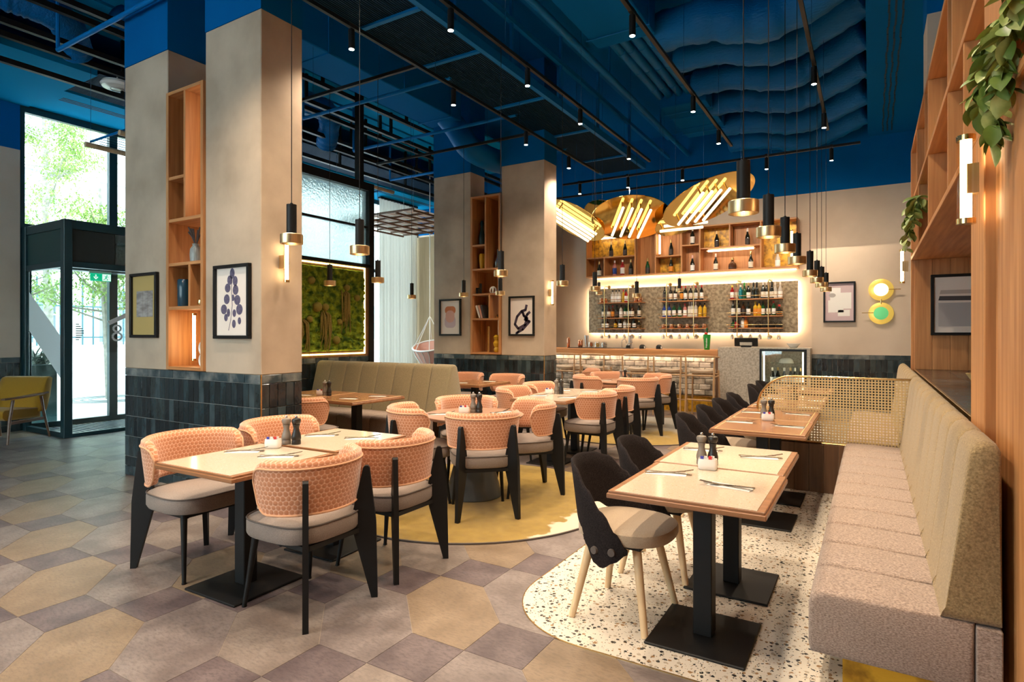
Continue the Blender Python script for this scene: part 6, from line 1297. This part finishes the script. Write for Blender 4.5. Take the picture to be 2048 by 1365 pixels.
for i in range(0, 26): MB().box(.25, .29, -4.2+i*.34, -4.16+i*.34, 1.0, 3.35).build('bar', 'rack_teal', bl, smooth=False)
for z in (1.25, 2.35): MB().box(.24, .28, -4.3, 4.6, z, z+.05).build('rail', 'rack_teal', bl, smooth=False)
def tree(c, h, trunk, crown, n, label, seed, lean=0.0):
    t = thing('street_tree', label, 'tree', c, 0, 'young street trees'); rr = random.Random(seed)
    MB().tube([(0, 0, -.02), (lean*.3, -.03, h*.3), (lean*.7, -.08, h*.6), (lean, -.12, h)], trunk, 8, rs=[trunk, trunk*.85, trunk*.6, trunk*.3]).build('trunk', 'bark', t); mb = MB(); tips = []
    for k in range(26):
        a = rr.uniform(0, 6.28); z0 = h*rr.uniform(.32, .85); L_ = crown*rr.uniform(.5, 1)*(1.1-.5*z0/h); q = Vector((lean*z0/h+L_*math.cos(a), -.1*z0/h+L_*math.sin(a), z0+L_*rr.uniform(.15, .7))); s0 = Vector((lean*z0/h, -.1*z0/h, z0)); mid = (s0+q)/2+Vector((0, 0, -.08*L_)); mb.tube([s0, mid, q], .02, 5, rs=[.025, .015, .006]); tips += [s0.lerp(q, f) for f in (.45, .6, .75, .9, 1.0)]
        for k2 in range(3): q2 = mid.lerp(q, rr.random())+Vector((rr.uniform(-.5, .5), rr.uniform(-.5, .5), rr.uniform(-.1, .5)))*L_*.5; mb.tube([mid, q2], .008, 4, rs=[.009, .004]); tips += [mid.lerp(q2, .6), q2]
    mb.build('branches', 'bark', t); mb = MB()
    for k in range(n):
        p = rr.choice(tips)+Vector((rr.gauss(0, .17), rr.gauss(0, .17), rr.gauss(0, .14))); a = Vector((rr.uniform(-1, 1), rr.uniform(-1, 1), rr.uniform(-1, 1))).normalized(); b = a.cross(Vector((0, 0, 1))).normalized(); s_ = rr.uniform(.03, .055)
        mb.add([p-a*s_, p+b*s_*.45, p+a*s_, p-b*s_*.45], [(0, 1, 2, 3)])
    tag(mb.build('leaves', 'tree_leaf', t, smooth=False), kind='stuff'); return t
tree((-14.2, 6.6, 0), 4.6, .11, 1.6, 9000, 'slender street tree with spring leaves right outside the entrance', 2, -.25); tree((-19.0, 7.3, 0), 9.2, .13, 2.8, 22000, 'taller leafy street tree seen through the upper window', 5); tree((-13.2, 3.9, 0), 4.2, .08, 1.5, 5000, 'leafy street tree at the left behind the vestibule glass', 9)
t = thing('tree_grate', 'round iron tree grate in the pavement', 'grate', (-14.2, 6.6, -.0195))
for r in (.35, .5, .65, .8): MB().lathe([(r, 0), (r+.06, 0), (r+.06, .006), (r, .006)], 32, ring=True).build('ring', 'cone_grey', t)
t = thing('planter', 'tall dark teal planter with spiky plant outside the vestibule glass', 'planter', (-10.98, 4.05, -.02)); MB().box(-.2, .2, -.2, .2, 0, .95, ch=.01).build('pot', 'planter', t, smooth=False); mb = MB(); rr = random.Random(12)
for k in range(60): a = rr.uniform(0, 6.28); b = rr.uniform(.3, 1.2); l = rr.uniform(.25, .4); d = Vector((math.cos(a)*math.cos(b), math.sin(a)*math.cos(b), math.sin(b))); s0 = Vector((rr.uniform(-.1, .1), rr.uniform(-.1, .1), .95)); mb.tube([s0, s0+d*l*.6, s0+d*l+Vector((0, 0, -.05))], .01, 4, rs=[.009, .012, .002])
mb.build('spiky_leaves', 'leaf_dark', t)
